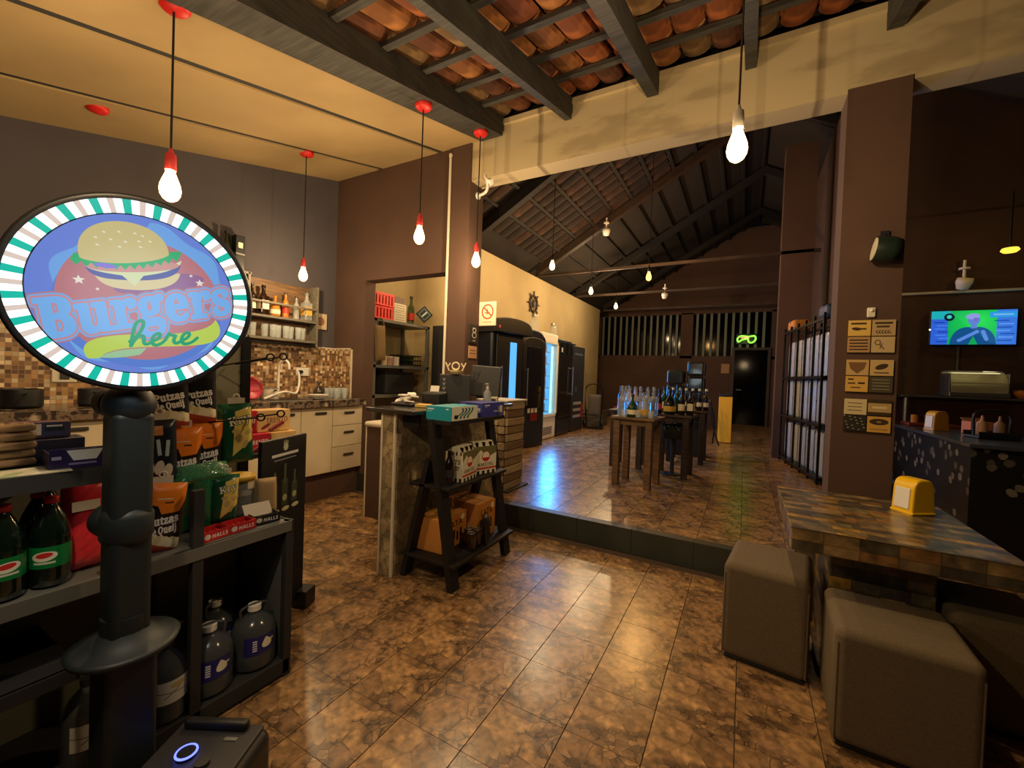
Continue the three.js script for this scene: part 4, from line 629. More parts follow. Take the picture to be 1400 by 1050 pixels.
// things standing on the bar top
{
  const Y0 = 1.1145;
  const p = onY(537, 541, Y0); const f = thing('paper_stack', 'crumpled white paper napkins heaped on a dark tray on the bar', 'napkins', [-2.17, Y0, -2.35]);
  part('tray', [rb(0.2, 0.02, 0.16, 0.01, 0, 0.011, 0)], M.charcoal, f); for (let k = 0; k < 7; k++) part('napkin', [T(new RoundedBoxGeometry(0.07, 0.012, 0.06, 1, 0.005), rr(-0.06, 0.06), 0.03 + k * 0.009, rr(-0.04, 0.04), rr(-0.4, 0.4), rr(0, 3), rr(-0.4, 0.4))], M.white, f);
  const pr = thing('receipt_printer', 'black receipt printer on the bar beside the yellow pad', 'printer', [-2.09, Y0, -2.56], 0.3); part('printer_body', [rb(0.15, 0.1, 0.18, 0.02, 0, 0.051, 0, 3)], M.black, pr); part('paper_slot', [bx(0.1, 0.006, 0.02, 0, 0.102, 0.02)], M.steel, pr); part('paper_strip', [T(bx(0.07, 0.05, 0.001), 0, 0.125, 0.015, -0.3)], M.white, pr);
  const yp = thing('order_pad', 'yellow order pad lying on the bar edge by the printer', 'notepad', [-1.98, Y0, -2.3], 0.3); part('pages', [rb(0.1, 0.022, 0.08, 0.004, 0, 0.012, 0)], std(0xd8b45a, 0.7), yp); part('binding', [bx(0.1, 0.024, 0.012, 0, 0.0125, -0.038)], M.orange, yp);
  const reg = thing('menu_panel', 'dark standing panel with a white vertical pattern on the bar', 'panel', V(-2.13, Y0, -2.86), 0.55); part('panel_board', [rb(0.26, 0.24, 0.02, 0.006, 0, 0.12, 0)], M.charcoal, reg);
  part('printed_strip', card(0.04, 0.2, -0.09, 0.12, 0.0108), print(64, 320, (g, w, h) => { fill(g, '#2a2c30', 0, 0, w, h); g.strokeStyle = '#c9c6b4'; g.lineWidth = 6; for (let k = 0; k < 5; k++) { g.beginPath(); g.moveTo(14, 20 + k * 60); g.lineTo(32, 46 + k * 60); g.lineTo(50, 20 + k * 60); g.moveTo(32, 46 + k * 60); g.lineTo(32, 60 + k * 60); g.stroke(); } }), reg);
  const cr = thing('cup_ornament', 'cream antlered cup ornament perched on the dark panel', 'ornament', V(-2.12, Y0 + 0.241, -2.85), 0.55); part('bowl', lathe([[0, 0.0], [0.03, 0], [0.045, 0.02], [0.05, 0.035], [0.044, 0.034], [0, 0.012]], 24), std(0xe0cc98, 0.5), cr);
  part('antler', [rod([-0.055, 0.03, 0], [-0.085, 0.1, 0], 0.006), rod([-0.068, 0.06, 0], [-0.045, 0.095, 0], 0.005)], std(0xe8dcc0, 0.5), cr); part('antler', [rod([0.055, 0.03, 0], [0.085, 0.1, 0], 0.006), rod([0.068, 0.06, 0], [0.045, 0.095, 0], 0.005)], std(0xe8dcc0, 0.5), cr); part('ring_handle', [T(new THREE.TorusGeometry(0.03, 0.006, 10, 24), 0, 0.07, 0)], std(0xe8dcc0, 0.5), cr);
  const mn = thing('monitor', 'dark register monitor seen from behind at the end of the bar', 'monitor', V(-1.98, Y0, -3.1), 0.22);
  part('screen_housing', [T(rb(0.28, 0.27, 0.03, 0.012), 0, 0.19, 0, -0.08, 0, -0.05)], M.charcoal, mn); part('stand_neck', [rb(0.05, 0.14, 0.03, 0.008, 0, 0.07, -0.03)], M.black, mn); part('stand_foot', [rb(0.16, 0.012, 0.12, 0.005, 0, 0.007, -0.02)], M.black, mn);
  const bt = thing('spray_bottle', 'clear sanitiser bottle with a pump in front of the monitor', 'bottle', V(-1.86, Y0, -2.95)); part('bottle_body', lathe([[0, 0.002], [0.03, 0.002], [0.033, 0.008], [0.033, 0.1], [0.014, 0.125], [0.012, 0.135]], 22), phy(0xcfd6dc, 0.15, { transmission: 0.6, thickness: 0 }), bt); part('pump', [cy(0.013, 0.011, 0.02, 0, 0.133, 0), rod([0, 0.15, 0], [0, 0.17, 0], 0.005), rb(0.012, 0.01, 0.035, 0.003, 0, 0.172, 0.01)], M.offwhite, bt);
  const ck = thing('card_box', 'little cream card box beside the sanitiser bottle', 'box', V(-1.865, Y0, -3.07), 0.2); part('carton', [rb(0.06, 0.06, 0.04, 0.003, 0, 0.031, 0)], M.offwhite, ck); part('label', card(0.04, 0.02, 0, 0.035, 0.0212), M.charcoal, ck);
  const tp = thing('ticket_holder', 'small wire ticket holder hanging on the blue carton', 'holder', V(-1.585, 1.075, -2.69), FX); part('wire', [tube([[-0.02, 0.06, 0], [-0.02, 0, 0.01], [0.02, 0, 0.01], [0.02, 0.06, 0]], 0.003, 24, 6)], M.steel, tp); part('ticket', card(0.035, 0.05, 0, 0.04, 0.012), M.offwhite, tp);
}
// ---------------------------------------------------------------- kitchen along the left wall
const XC = -3.75;
{
  const K = (label, z0, z1, build) => { const t = thing('kitchen_cabinet', label, 'cabinet'); part('carcass', [sb(-4.27, XC - 0.02, 0.28, 1.0, z0, z1)], M.laminate, t); part('plinth', [sb(-4.27, XC - 0.06, 0, 0.28, z0, z1)], M.brown, t); build(t, z0, z1); };
  const front = (n, t, z0, z1, y0, y1, hz, hy) => { const d = part(n, [rb(0.02, y1 - y0 - 0.006, Math.abs(z1 - z0) - 0.006, 0.003, XC - 0.009, (y0 + y1) / 2, (z0 + z1) / 2)], M.laminate, t); part('handle', [rb(0.014, 0.024, 0.13, 0.006, XC + 0.012, hy, hz)], M.charcoal, d); return d; };
  K('cream kitchen drawer cabinet with three grey handles next to the store room opening', -2.936, -3.325, (t, a, b) => { front('drawer', t, a, b, 0.765, 0.985, -3.14, 0.9); front('drawer', t, a, b, 0.54, 0.765, -3.14, 0.69); front('drawer', t, a, b, 0.285, 0.54, -3.14, 0.45); });
  K('cream single door kitchen cabinet beside the three drawers', -2.578, -2.936, (t, a, b) => front('door', t, a, b, 0.285, 0.985, -2.79, 0.91));
  K('cream kitchen cabinet behind the candy boxes with its handle beside the poster', -2.18, -2.578, (t, a, b) => front('door', t, a, b, 0.285, 0.985, -2.44, 0.915));
  K('cream kitchen cabinet behind the stacked snack bags', -1.6, -2.18, (t, a, b) => { front('door', t, a, (a + b) / 2, 0.285, 0.985, -1.8, 0.915); front('door', t, (a + b) / 2, b, 0.285, 0.985, -2.0, 0.915); });
  K('cream kitchen cabinet behind the purple candy boxes', -0.4, -1.6, (t, a, b) => { for (let k = 0; k < 3; k++) front('door', t, a + (b - a) * k / 3, a + (b - a) * (k + 1) / 3, 0.285, 0.985, a + (b - a) * (k + 0.5) / 3, 0.915); });
  solo('worktop', 'mottled granite worktop running along the kitchen wall over the cream cabinets', 'worktop', [rb(0.54, 0.042, 3.74, 0.008, -3.99, 1.022, -1.455), rb(0.012, 0.07, 3.7, 0.004, XC + 0.045, 1.01, -1.48)], M.granite);
  
  part('mosaic_panel', [sb(-4.28, -4.268, 1.043, 1.6, 0.8, ZB)], M.mosaic, wallLeft); part('mosaic_panel', [sb(-4.27, -3.965, 1.043, 1.6, ZB + 0.012, ZB)], M.mosaic, wallKitchen);
  part('edge_trim', [sb(-3.968, -3.956, 1.043, 1.61, ZB + 0.016, ZB), sb(-4.27, -3.956, 1.598, 1.61, ZB + 0.016, ZB)], M.offwhite, wallKitchen); part('edge_trim', [sb(-4.28, -4.262, 1.598, 1.61, 0.8, ZB)], M.offwhite, wallLeft);
}
// bottle shapes
const bottleG = {
  tall: lathe([[0, 0.003], [0.034, 0.001], [0.037, 0.008], [0.037, 0.17], [0.03, 0.2], [0.015, 0.225], [0.013, 0.28], [0.016, 0.284], [0.016, 0.298], [0, 0.3]], 20),
  round: lathe([[0, 0.003], [0.05, 0.001], [0.058, 0.012], [0.058, 0.09], [0.05, 0.13], [0.018, 0.17], [0.014, 0.19], [0.014, 0.22], [0.019, 0.222], [0.019, 0.245], [0, 0.247]], 22),
  square: mergeGeometries([strip(rb(0.08, 0.17, 0.08, 0.014, 0, 0.086, 0)), strip(lathe([[0.034, 0.168], [0.016, 0.2], [0.015, 0.24], [0.019, 0.242], [0.019, 0.262], [0, 0.264]], 18))]),
  glass: lathe([[0, 0.003], [0.026, 0.0], [0.028, 0.004], [0.034, 0.1], [0.0325, 0.1], [0.026, 0.008], [0, 0.008]], 18),
  wine: lathe([[0, 0], [0.03, 0.001], [0.03, 0.004], [0.004, 0.012], [0.004, 0.07], [0.02, 0.085], [0.034, 0.12], [0.03, 0.16], [0.0285, 0.16], [0.032, 0.12], [0.018, 0.088], [0, 0.076]], 18),
  jarBig: lathe([[0, 0.002], [0.07, 0.002], [0.08, 0.012], [0.08, 0.16], [0.06, 0.2], [0.05, 0.22], [0.052, 0.24], [0, 0.24]], 22),
};
const paperLabel = std(0xe0d6b8, 0.7), goldLabel = std(0xcaa040, 0.5), redLabel = std(0xb0301f, 0.5);
function bottle(kind, label, p, m, lm, group, s = 1, ry = 0) {
  const o = thing('bottle', label, 'bottle', p, ry, group); o.scale.setScalar(s);
  part('glass', bottleG[kind].clone(), m, o);
  if (lm) part('label', kind === 'square' ? [card(0.06, 0.08, 0, 0.09, 0.0412), T(bx(0.0016, 0.08, 0.06), 0.0412, 0.09, 0)] : [new THREE.CylinderGeometry(kind === 'tall' ? 0.0376 : 0.0588, kind === 'tall' ? 0.0376 : 0.0588, kind === 'tall' ? 0.075 : 0.05, 22, 1, true).translate(0, kind === 'tall' ? 0.09 : 0.055, 0)], lm, o);
  const top = { tall: 0.285, round: 0.23, square: 0.248 }[kind]; if (top) part('cap', [cy(0.0175, 0.0175, 0.02, 0, top, 0, 14)], M.black, o);
  return o;
}
{ // wall shelf
  const t = thing('wall_shelf', 'pale grey wooden wall shelf holding liquor bottles and glasses above the sink', 'wall shelf'), m = std(0x8f8878, 0.6, { map: TX.wood });
  const z0 = -2.0, z1 = -3.0;
  part('side_board', [rb(0.15, 0.66, 0.024, 0.004, -4.2, 1.92, z1)], m, t); part('side_board', [rb(0.15, 0.66, 0.024, 0.004, -4.2, 1.92, -2.27)], m, t); part('back_board', [sb(-4.28, -4.27, 1.6, 2.24, z0, z1)], M.woodmid, t);
  for (const y of [1.86, 1.645]) part('shelf_board', [rb(0.15, 0.024, 1.0, 0.004, -4.2, y, -2.5)], m, t);
  part('front_rail', [rb(0.012, 0.02, 1.0, 0.004, -4.13, 2.0, -2.5)], m, t); part('hook_rail', [rb(0.02, 0.022, 0.98, 0.004, -4.14, 1.6, -2.5)], M.darkmetal, t); part('upper_board', [rb(0.15, 0.024, 0.3, 0.004, -4.2, 2.24, -2.14)], m, t);
  const g = 'liquor bottles on the kitchen wall shelf', X = -4.19, Y1 = 1.873;
  bottle('tall', 'dark liquor bottle with a pale label, first on the wall shelf', [X, Y1, -2.33], M.brownglass, paperLabel, g, 0.95); bottle('square', 'dark square liquor bottle with a pale label, second on the wall shelf', [X, Y1, -2.44], M.brownglass, paperLabel, g, 1.1); bottle('round', 'squat amber liquor bottle, third on the wall shelf', [X, Y1, -2.56], M.amber, paperLabel, g, 0.85); bottle('tall', 'amber liquor bottle with a red label, in the middle of the wall shelf', [X, Y1, -2.67], M.amber, redLabel, g, 0.85); bottle('tall', 'slim clear liquor bottle standing apart on the wall shelf', [X, Y1, -2.79], M.glass, null, g, 0.8); bottle('square', 'tall clear liquor bottle with a gold label, last on the wall shelf', [X, Y1, -2.91], M.glass, goldLabel, g, 1.15);
  bottle('tall', 'black liquor bottle on top of the wall shelf, beside the sign rim', [-4.2, 2.253, -2.1], M.soda, null, g, 1.1); { const o = thing('gift_box', 'tall black bottle gift box on top of the wall shelf', 'box', [-4.2, 2.253, -2.2]); part('carton', [rb(0.08, 0.32, 0.08, 0.004, 0, 0.161, 0)], M.black, o); part('label', [T(card(0.04, 0.05, 0, 0, 0), 0.0412, 0.23, 0, 0, FX)], paperLabel, o); part('band', [bx(0.082, 0.012, 0.082, 0, 0.15, 0)], M.steel, o); }
  const gl = thing('drinking_glass', 'clear drinking glass, first on the lower board of the wall shelf', 'glass', [X, 1.658, -2.34], 0, 'glasses on the lower board of the wall shelf'); part('glass_body', bottleG.glass.clone().scale(1, 1.3, 1), M.glass, gl);
  ['short clear glass after the tall one on the wall shelf', 'clear glass in the middle of the lower board', 'clear glass just past the middle of the lower board', 'clear glass fourth from the end of the lower board', 'clear glass third from the end of the lower board', 'clear glass second from the end of the lower board', 'clear glass at the end of the lower board beside the side board'].forEach((l, i) => dup(gl, l, [X + (i % 2) * 0.03, 1.658, -2.46 - i * 0.068]));
}
{ const q = V(-4.26, 1.9, -3.13); const o = thing('wall_plaque', 'small square tile plaque with a brown emblem beside the wall shelf', 'plaque', q, FX); part('tile', [rb(0.17, 0.18, 0.02, 0.006)], std(0xc8b496, 0.5), o); part('emblem', [T(lathe([[0, 0], [0.05, 0], [0.045, 0.004], [0, 0.005]], 20), 0, 0, 0.0101, FX)], std(0x8a6a52, 0.6), o); }
{ // sink side
  const Y0 = 1.043;
  const f = thing('faucet', 'tall white curved faucet over the sink at the mosaic wall', 'faucet', [-4.1, Y0, -2.56]); part('spout', [tube([[0, 0.02, 0], [0, 0.25, 0], [0.02, 0.36, 0], [0.07, 0.39, -0.02], [0.11, 0.36, -0.03], [0.12, 0.3, -0.03]], 0.012, 40, 10)], M.white, f); part('base', [cy(0.024, 0.02, 0.03, 0, 0, 0)], M.steel, f); part('lever', [rod([0, 0.06, 0], [0.04, 0.1, 0.03], 0.006)], M.steel, f);
  const s = thing('sink', 'steel sink basin set in the granite worktop below the faucet', 'sink', [-3.95, Y0, -2.5]); part('rim', [rb(0.36, 0.008, 0.42, 0.003, 0, 0.002, 0)], M.steel, s); part('basin', [bx(0.3, 0.004, 0.36, 0, 0.007, 0)], M.darkmetal, s);
  solo('white_hose', 'white hose looping from the sink to the wall socket', 'hose', [tube([[-3.9, Y0 + 0.02, -2.3], [-3.92, Y0 + 0.08, -2.5], [-4.0, Y0 + 0.06, -2.68], [-4.05, Y0 + 0.1, -2.74], [-4.15, Y0 + 0.2, -2.82], [-4.24, Y0 + 0.27, -2.87]], 0.011, 50, 8)], M.white);
  const so = thing('wall_socket', 'white wall socket with a dark plug on the mosaic tiles', 'socket', [-4.262, 1.32, -2.93], FX); part('plate', [rb(0.15, 0.09, 0.012, 0.005)], M.white, so); part('plug', [cy(0.02, 0.018, 0.03).rotateX(FX).translate(-0.03, 0, 0.005)], M.black, so);
  const s2 = thing('wall_socket', 'pale wall socket on the tiles below the round sign', 'socket', onX(88, 514, -4.262), FX); part('plate', [rb(0.13, 0.09, 0.012, 0.005)], M.offwhite, s2); part('switch', [rb(0.05, 0.05, 0.008, 0.003, 0, 0, 0.008)], M.charcoal, s2);
  const ba = thing('red_bowl', 'red plastic bowl leaning upright on the worktop', 'bowl', [-4.0, Y0 + 0.105, -2.22]); part('bowl', [T(lathe([[0, -0.03], [0.05, -0.025], [0.09, 0.0], [0.105, 0.035], [0.1, 0.035], [0.085, 0.004], [0, -0.022]], 28), 0, 0, 0, 0, 0, -1.2)], std(0xb8364a, 0.4), ba); part('rim', [T(new THREE.TorusGeometry(0.103, 0.005, 8, 32), 0.033, 0.013, 0, 0, FX, -1.2 + FX)], std(0xc84a5a, 0.4), ba);
  const pc = thing('plastic_canister', 'white plastic canister with a blue mark near the red bowl', 'canister', [-4.02, Y0, -2.07], FX); part('canister_body', [rb(0.13, 0.2, 0.11, 0.02, 0, 0.1, 0, 3)], M.white, pc); part('label', card(0.06, 0.08, 0, 0.11, 0.0562), std(0x3f5a9a, 0.5), pc); part('lid', [cy(0.035, 0.035, 0.03, 0, 0.2, 0)], M.offwhite, pc);
  const ut = thing('utensil_jar', 'jar of upright kitchen utensils at the end of the worktop', 'utensil jar', [-4.0, Y0, -1.9]); part('jar', lathe([[0, 0.002], [0.05, 0.002], [0.055, 0.12], [0.05, 0.12], [0.045, 0.01], [0, 0.01]], 20), M.offwhite, ut); for (let k = 0; k < 5; k++) { const a = k * 1.3; part('utensil', [rod([Math.cos(a) * 0.02, 0.03, Math.sin(a) * 0.02], [Math.cos(a) * 0.07, 0.28 + 0.02 * k, Math.sin(a) * 0.07], 0.006), sp(0.018, Math.cos(a) * 0.07, 0.29 + 0.02 * k, Math.sin(a) * 0.07, 10)], k % 2 ? M.steel : M.woodmid, ut); }
  const wp = thing('cooking_pot', 'white handled pot beside the faucet', 'pot', [-4.02, Y0, -2.42]); part('pot_body', lathe([[0, 0.002], [0.07, 0.002], [0.08, 0.015], [0.08, 0.11], [0.074, 0.11], [0.07, 0.02], [0, 0.016]], 26), M.offwhite, wp); part('handle', [rod([0.08, 0.09, 0], [0.16, 0.1, 0.03], 0.009)], M.black, wp); part('lid', [lathe([[0, 0.13], [0.012, 0.13], [0.014, 0.118], [0.07, 0.114], [0.082, 0.108], [0, 0.108]], 26)], M.steel, wp);
  const pi = thing('dark_jug', 'dark round jug standing among the glasses on the worktop', 'jug', [-4.02, Y0, -2.96]); part('jug_body', bottleG.round.clone().scale(1, 0.75, 1), phy(0x3a3430, 0.15, { clearcoat: 1 }), pi); part('handle', [T(new THREE.TorusGeometry(0.04, 0.006, 8, 20), 0.05, 0.09, 0)], M.charcoal, pi);
  const g = thing('drinking_glass', 'upside down drinking glass draining on the worktop beside the dark jug', 'glass', [-4.02, Y0, -3.06], 0, 'glasses draining on the worktop'); part('glass_body', bottleG.glass.clone().scale(1.1, 1.1, 1.1), M.glass, g);
  ['drinking glass second along the draining row on the worktop', 'drinking glass in the middle of the draining row', 'drinking glass fourth along the draining row', 'drinking glass at the end of the draining row by the wall corner', 'drinking glass set forward of the draining row', 'drinking glass set forward at the worktop end'].forEach((l, i) => dup(g, l, [i < 4 ? -4.02 : -3.9, Y0, i < 4 ? -3.12 - i * 0.055 : -3.1 - (i - 4) * 0.1]));
  const pl = thing('dish_rack', 'white plates lying on a wire rack beside the glasses', 'dish rack', [-3.86, Y0, -2.84]); part('rack', [tube([[-0.1, 0.02, -0.1], [0.1, 0.02, -0.1], [0.1, 0.02, 0.1], [-0.1, 0.02, 0.1]], 0.004, 40, 6, true)], M.steel, pl); for (let k = 0; k < 2; k++) part('plate', [lathe([[0, 0.022], [0.06, 0.022], [0.1, 0.034], [0.1, 0.037], [0.06, 0.027], [0, 0.027]], 28, 0, k * 0.014, 0)], M.white, pl);
  for (const [l, z, r, m] of [['small dark pot on the worktop behind the purple candy boxes', -1.15, 0.07, M.charcoal], ['wide dark pan on the worktop at the kitchen end', -0.82, 0.1, M.black]]) { const o = thing('cooking_pot', l, 'pot', [-4.0, Y0, z]); part('pot_body', lathe([[0, 0.002], [r * 0.9, 0.002], [r, 0.02], [r, 0.12], [r * 0.93, 0.12], [r * 0.9, 0.02], [0, 0.016]], 26), m, o); part('handle', [rod([r, 0.1, 0], [r + 0.12, 0.11, 0.03], 0.009)], M.black, o); }
}
// store room: grey shelving along its wall
{
  const t = thing('metal_shelving', 'grey metal shelving unit inside the store room behind the opening', 'shelving', [0, 0, 0]), m = M.shelfgrey, X0 = -4.36, X1 = -3.9;
  for (const z of [-3.6, -4.56]) for (const x of [X0, X1]) part('post', [sb(x - 0.02, x + 0.02, PT, 1.998, z + 0.02, z - 0.02)], m, t);
  for (const y of [2.0, 1.437, 1.07, 0.6]) part('shelf_board', [sb(X0 - 0.02, X1 + 0.02, y - 0.035, y, -3.58, -4.58)], m, t);
  const cr = thing('bottle_crate', 'red plastic bottle crate on the top shelf, lower of the two stacked', 'crate', [-4.08, 2.001, -3.74], 0, 'red crates in the store room');
  part('crate_floor', [rb(0.32, 0.02, 0.36, 0.004, 0, 0.011, 0)], M.red, cr); part('rim', [rb(0.32, 0.03, 0.012, 0.004, 0, 0.145, 0.174), rb(0.32, 0.03, 0.012, 0.004, 0, 0.145, -0.174), rb(0.012, 0.03, 0.36, 0.004, 0.154, 0.145, 0), rb(0.012, 0.03, 0.36, 0.004, -0.154, 0.145, 0)], M.red, cr);
  for (let k = 0; k < 7; k++) { part('slat', [bx(0.012, 0.14, 0.03, 0.152, 0.075, -0.16 + k * 0.0533)], M.red, cr); if (k < 6) part('slat', [bx(0.03, 0.14, 0.012, -0.14 + k * 0.056, 0.075, 0.172)], M.red, cr); }
  part('divider', [bx(0.3, 0.1, 0.34, 0, 0.07, 0)], std(0x5a1512, 0.6), cr); dup(cr, 'red plastic bottle crate on the top shelf, upper of the two stacked', [-4.07, 2.163, -3.75], 0.04);
  const bp = print(256, 160, (g, w, h) => { fill(g, '#cfc4aa', 0, 0, w, h); for (let k = 0; k < 3; k++) fill(g, '#8a806c', 20, 20 + k * 50, 216, 14); });
  for (const [i, l] of ['pale carton beside the red crates, lower one', 'pale carton beside the red crates, upper one'].entries()) { const o = thing('carton', l, 'box', [-4.07, 2.001 + i * 0.117, -4.04], 0, 'pale store room cartons'); part('box_body', [rb(0.3, 0.115, 0.22, 0.004, 0, 0.058, 0)], M.offwhite, o); part('printed_side', card(0.2, 0.1, 0.151, 0.058, 0, FX), bp, o); }
  { const o = thing('flat_carton', 'grey flat carton lying on the top shelf above the pale cartons', 'box', [-4.1, 2.235, -4.06], 0.1); part('box_body', [rb(0.26, 0.09, 0.2, 0.004, 0, 0.046, 0)], std(0x6a5a54, 0.7), o); part('flap', [bx(0.26, 0.003, 0.1, 0, 0.093, 0.03)], std(0x5a4a44, 0.7), o); }
  const sg = print(200, 200, (g, w, h) => { fill(g, '#26302e', 0, 0, w, h); g.strokeStyle = '#8fa09a'; g.lineWidth = 8; g.strokeRect(30, 30, 140, 140); fill(g, '#c9d2cc', 40, 86, 120, 26); });
  const hs = thing('diamond_sign', 'dark diamond shaped sign hanging at the end of the store room shelf', 'sign', [-3.89, 2.16, -4.47], FX - 0.6); const sb2 = part('sign_board', [T(rb(0.17, 0.17, 0.012, 0.004), 0, 0, 0, 0, 0, 0.78)], M.charcoal, hs); part('printed_face', [T(card(0.16, 0.16), 0, 0, 0.007, 0, 0, 0.78)], sg, hs);
  bottle('tall', 'shiny clear jar with a red top beside the diamond sign', [-4.05, 2.001, -4.38], M.glassG, redLabel, null, 1.3);
  const ap = thing('brown_apron', 'brown cloth bag hanging from the near shelving post', 'cloth bag', [-3.86, 1.47, -3.66], FX); part('cloth', [T(pillow(0.17, 0.42, 0.03), 0, 0.23, 0, 0, 0, 0.06)], std(0x8a7048, 0.9, { map: TX.cloth }), ap); part('strap', [tube([[-0.05, 0.42, 0], [-0.03, 0.52, -0.01], [0.03, 0.52, -0.01], [0.06, 0.42, 0]], 0.008, 20, 6)], std(0x6a5436, 0.9), ap);
  const bk = thing('wire_basket', 'dark wire basket with jars on the middle store room shelf', 'basket', [-4.05, 1.438, -4.3]); part('basket_frame', [0.02, 0.08, 0.14].map((y) => tube([[-0.13, y, -0.17], [0.13, y, -0.17], [0.13, y, 0.17], [-0.13, y, 0.17]], 0.006, 40, 6, true)), M.darkmetal, bk); for (let k = 0; k < 7; k++) part('wire', [rod([0.13, 0.01, -0.15 + k * 0.05], [0.13, 0.14, -0.15 + k * 0.05], 0.004, 6)], M.darkmetal, bk); for (let k = 0; k < 3; k++) part('jar', [bottleG.glass.clone().scale(1.4, 1.2, 1.4).translate(0, 0.01, -0.1 + k * 0.1)], M.glassG, bk);
  for (const [l, z, c] of [['small cream tin on the middle store room shelf', -3.84, 0xc8b48c], ['small pink tin on the middle store room shelf', -3.94, 0xb08a7a], ['small white tin on the middle store room shelf', -4.05, 0xd8d0c0]]) { const o = thing('tin', l, 'tin', [-3.98, 1.438, z]); part('tin_body', [cy(0.04, 0.04, 0.1, 0, 0.001, 0)], std(c, 0.5), o); part('lid', [cy(0.042, 0.042, 0.016, 0, 0.098, 0)], M.offwhite, o); }
  const bx2 = thing('storage_bin', 'black storage bin under the middle store room shelf', 'bin', [-4.12, 1.071, -4.1]); part('bin_body', [rb(0.36, 0.26, 0.5, 0.02, 0, 0.131, 0)], M.blackmatt, bx2); part('lid', [rb(0.38, 0.025, 0.52, 0.01, 0, 0.272, 0)], M.black, bx2);
}
// white camera on the pillar, and the signs beside it
{
  const c = thing('security_camera', 'white security camera on a curved bracket at the top of the brown pillar', 'camera', onX(653, 268, -2.372)); 
  part('wall_plate', [T(cy(0.035, 0.035, 0.014, 0, 0, 0), 0, 0, 0, 0, 0, -FX)], M.white, c); part('bracket_arm', [tube([[0.01, 0, 0], [0.1, 0.01, 0.02], [0.13, 0.04, 0.03], [0.14, 0.09, 0.05]], 0.014, 24, 8)], M.white, c);
  part('camera_head', [T(lathe([[0, -0.06], [0.036, -0.058], [0.044, -0.04], [0.044, 0.05], [0.0, 0.05]], 24), 0.16, 0.12, 0.04, FX - 0.2, 0, -0.6)], M.white, c); part('lens_ring', [T(new THREE.TorusGeometry(0.044, 0.008, 8, 28), 0.185, 0.125, 0.085, -0.1, 0.7, 0)], M.white, c); part('lens', [T(cy(0.032, 0.032, 0.012, 0, 0, 0), 0.183, 0.125, 0.08, FX - 0.1, 0, -0.7)], M.black, c);
  const ns = print(200, 240, (g, w, h) => { fill(g, '#e2d2b4', 0, 0, w, h); g.strokeStyle = '#c8402e'; g.lineWidth = 14; g.beginPath(); g.ellipse(100, 100, 64, 70, 0, 0, 7); g.stroke(); g.fillStyle = '#c05a44'; g.fillRect(66, 104, 60, 12); g.fillRect(92, 70, 12, 60); g.beginPath(); g.moveTo(56, 58); g.lineTo(146, 142); g.stroke(); fill(g, '#b09878', 50, 200, 100, 10); });
  const o = thing('prohibition_sign', 'square cream sign with a red ring fixed beside the brown pillar', 'sign', onZ(667, 429, -3.555)); part('sign_board', [rb(0.2, 0.24, 0.01, 0.004)], M.offwhite, o); part('printed_face', card(0.195, 0.235, 0, 0, 0.006), ns, o);
  const bs = print(120, 200, (g, w, h) => { fill(g, '#2a2624', 0, 0, w, h); g.strokeStyle = '#d8d0bc'; g.lineWidth = 8; g.beginPath(); g.arc(66, 60, 22, 0, 7); g.stroke(); g.beginPath(); g.arc(66, 112, 28, 0, 7); g.stroke(); g.beginPath(); g.moveTo(40, 40); g.lineTo(84, 34); g.stroke(); fill(g, '#b8b09c', 46, 166, 40, 10); });
  const b = thing('black_plaque', 'small black sign with a white outline figure on the pillar side', 'sign', [-2.366, 1.76, -3.45], FX); part('sign_board', [rb(0.15, 0.19, 0.01, 0.004)], M.black, b); part('printed_face', card(0.145, 0.185, 0, 0, 0.006), bs, b);
  const pk = thing('paper_notice', 'small pinkish paper notice under the black sign on the pillar', 'notice', [-2.368, 1.58, -3.45], FX); part('paper', [rb(0.14, 0.12, 0.006, 0.002)], std(0xc89a74, 0.8), pk); part('printed_lines', [card(0.1, 0.008, 0, 0.02, 0.0035), card(0.1, 0.008, 0, -0.01, 0.0035)], std(0x8a6a50, 0.8), pk);
}
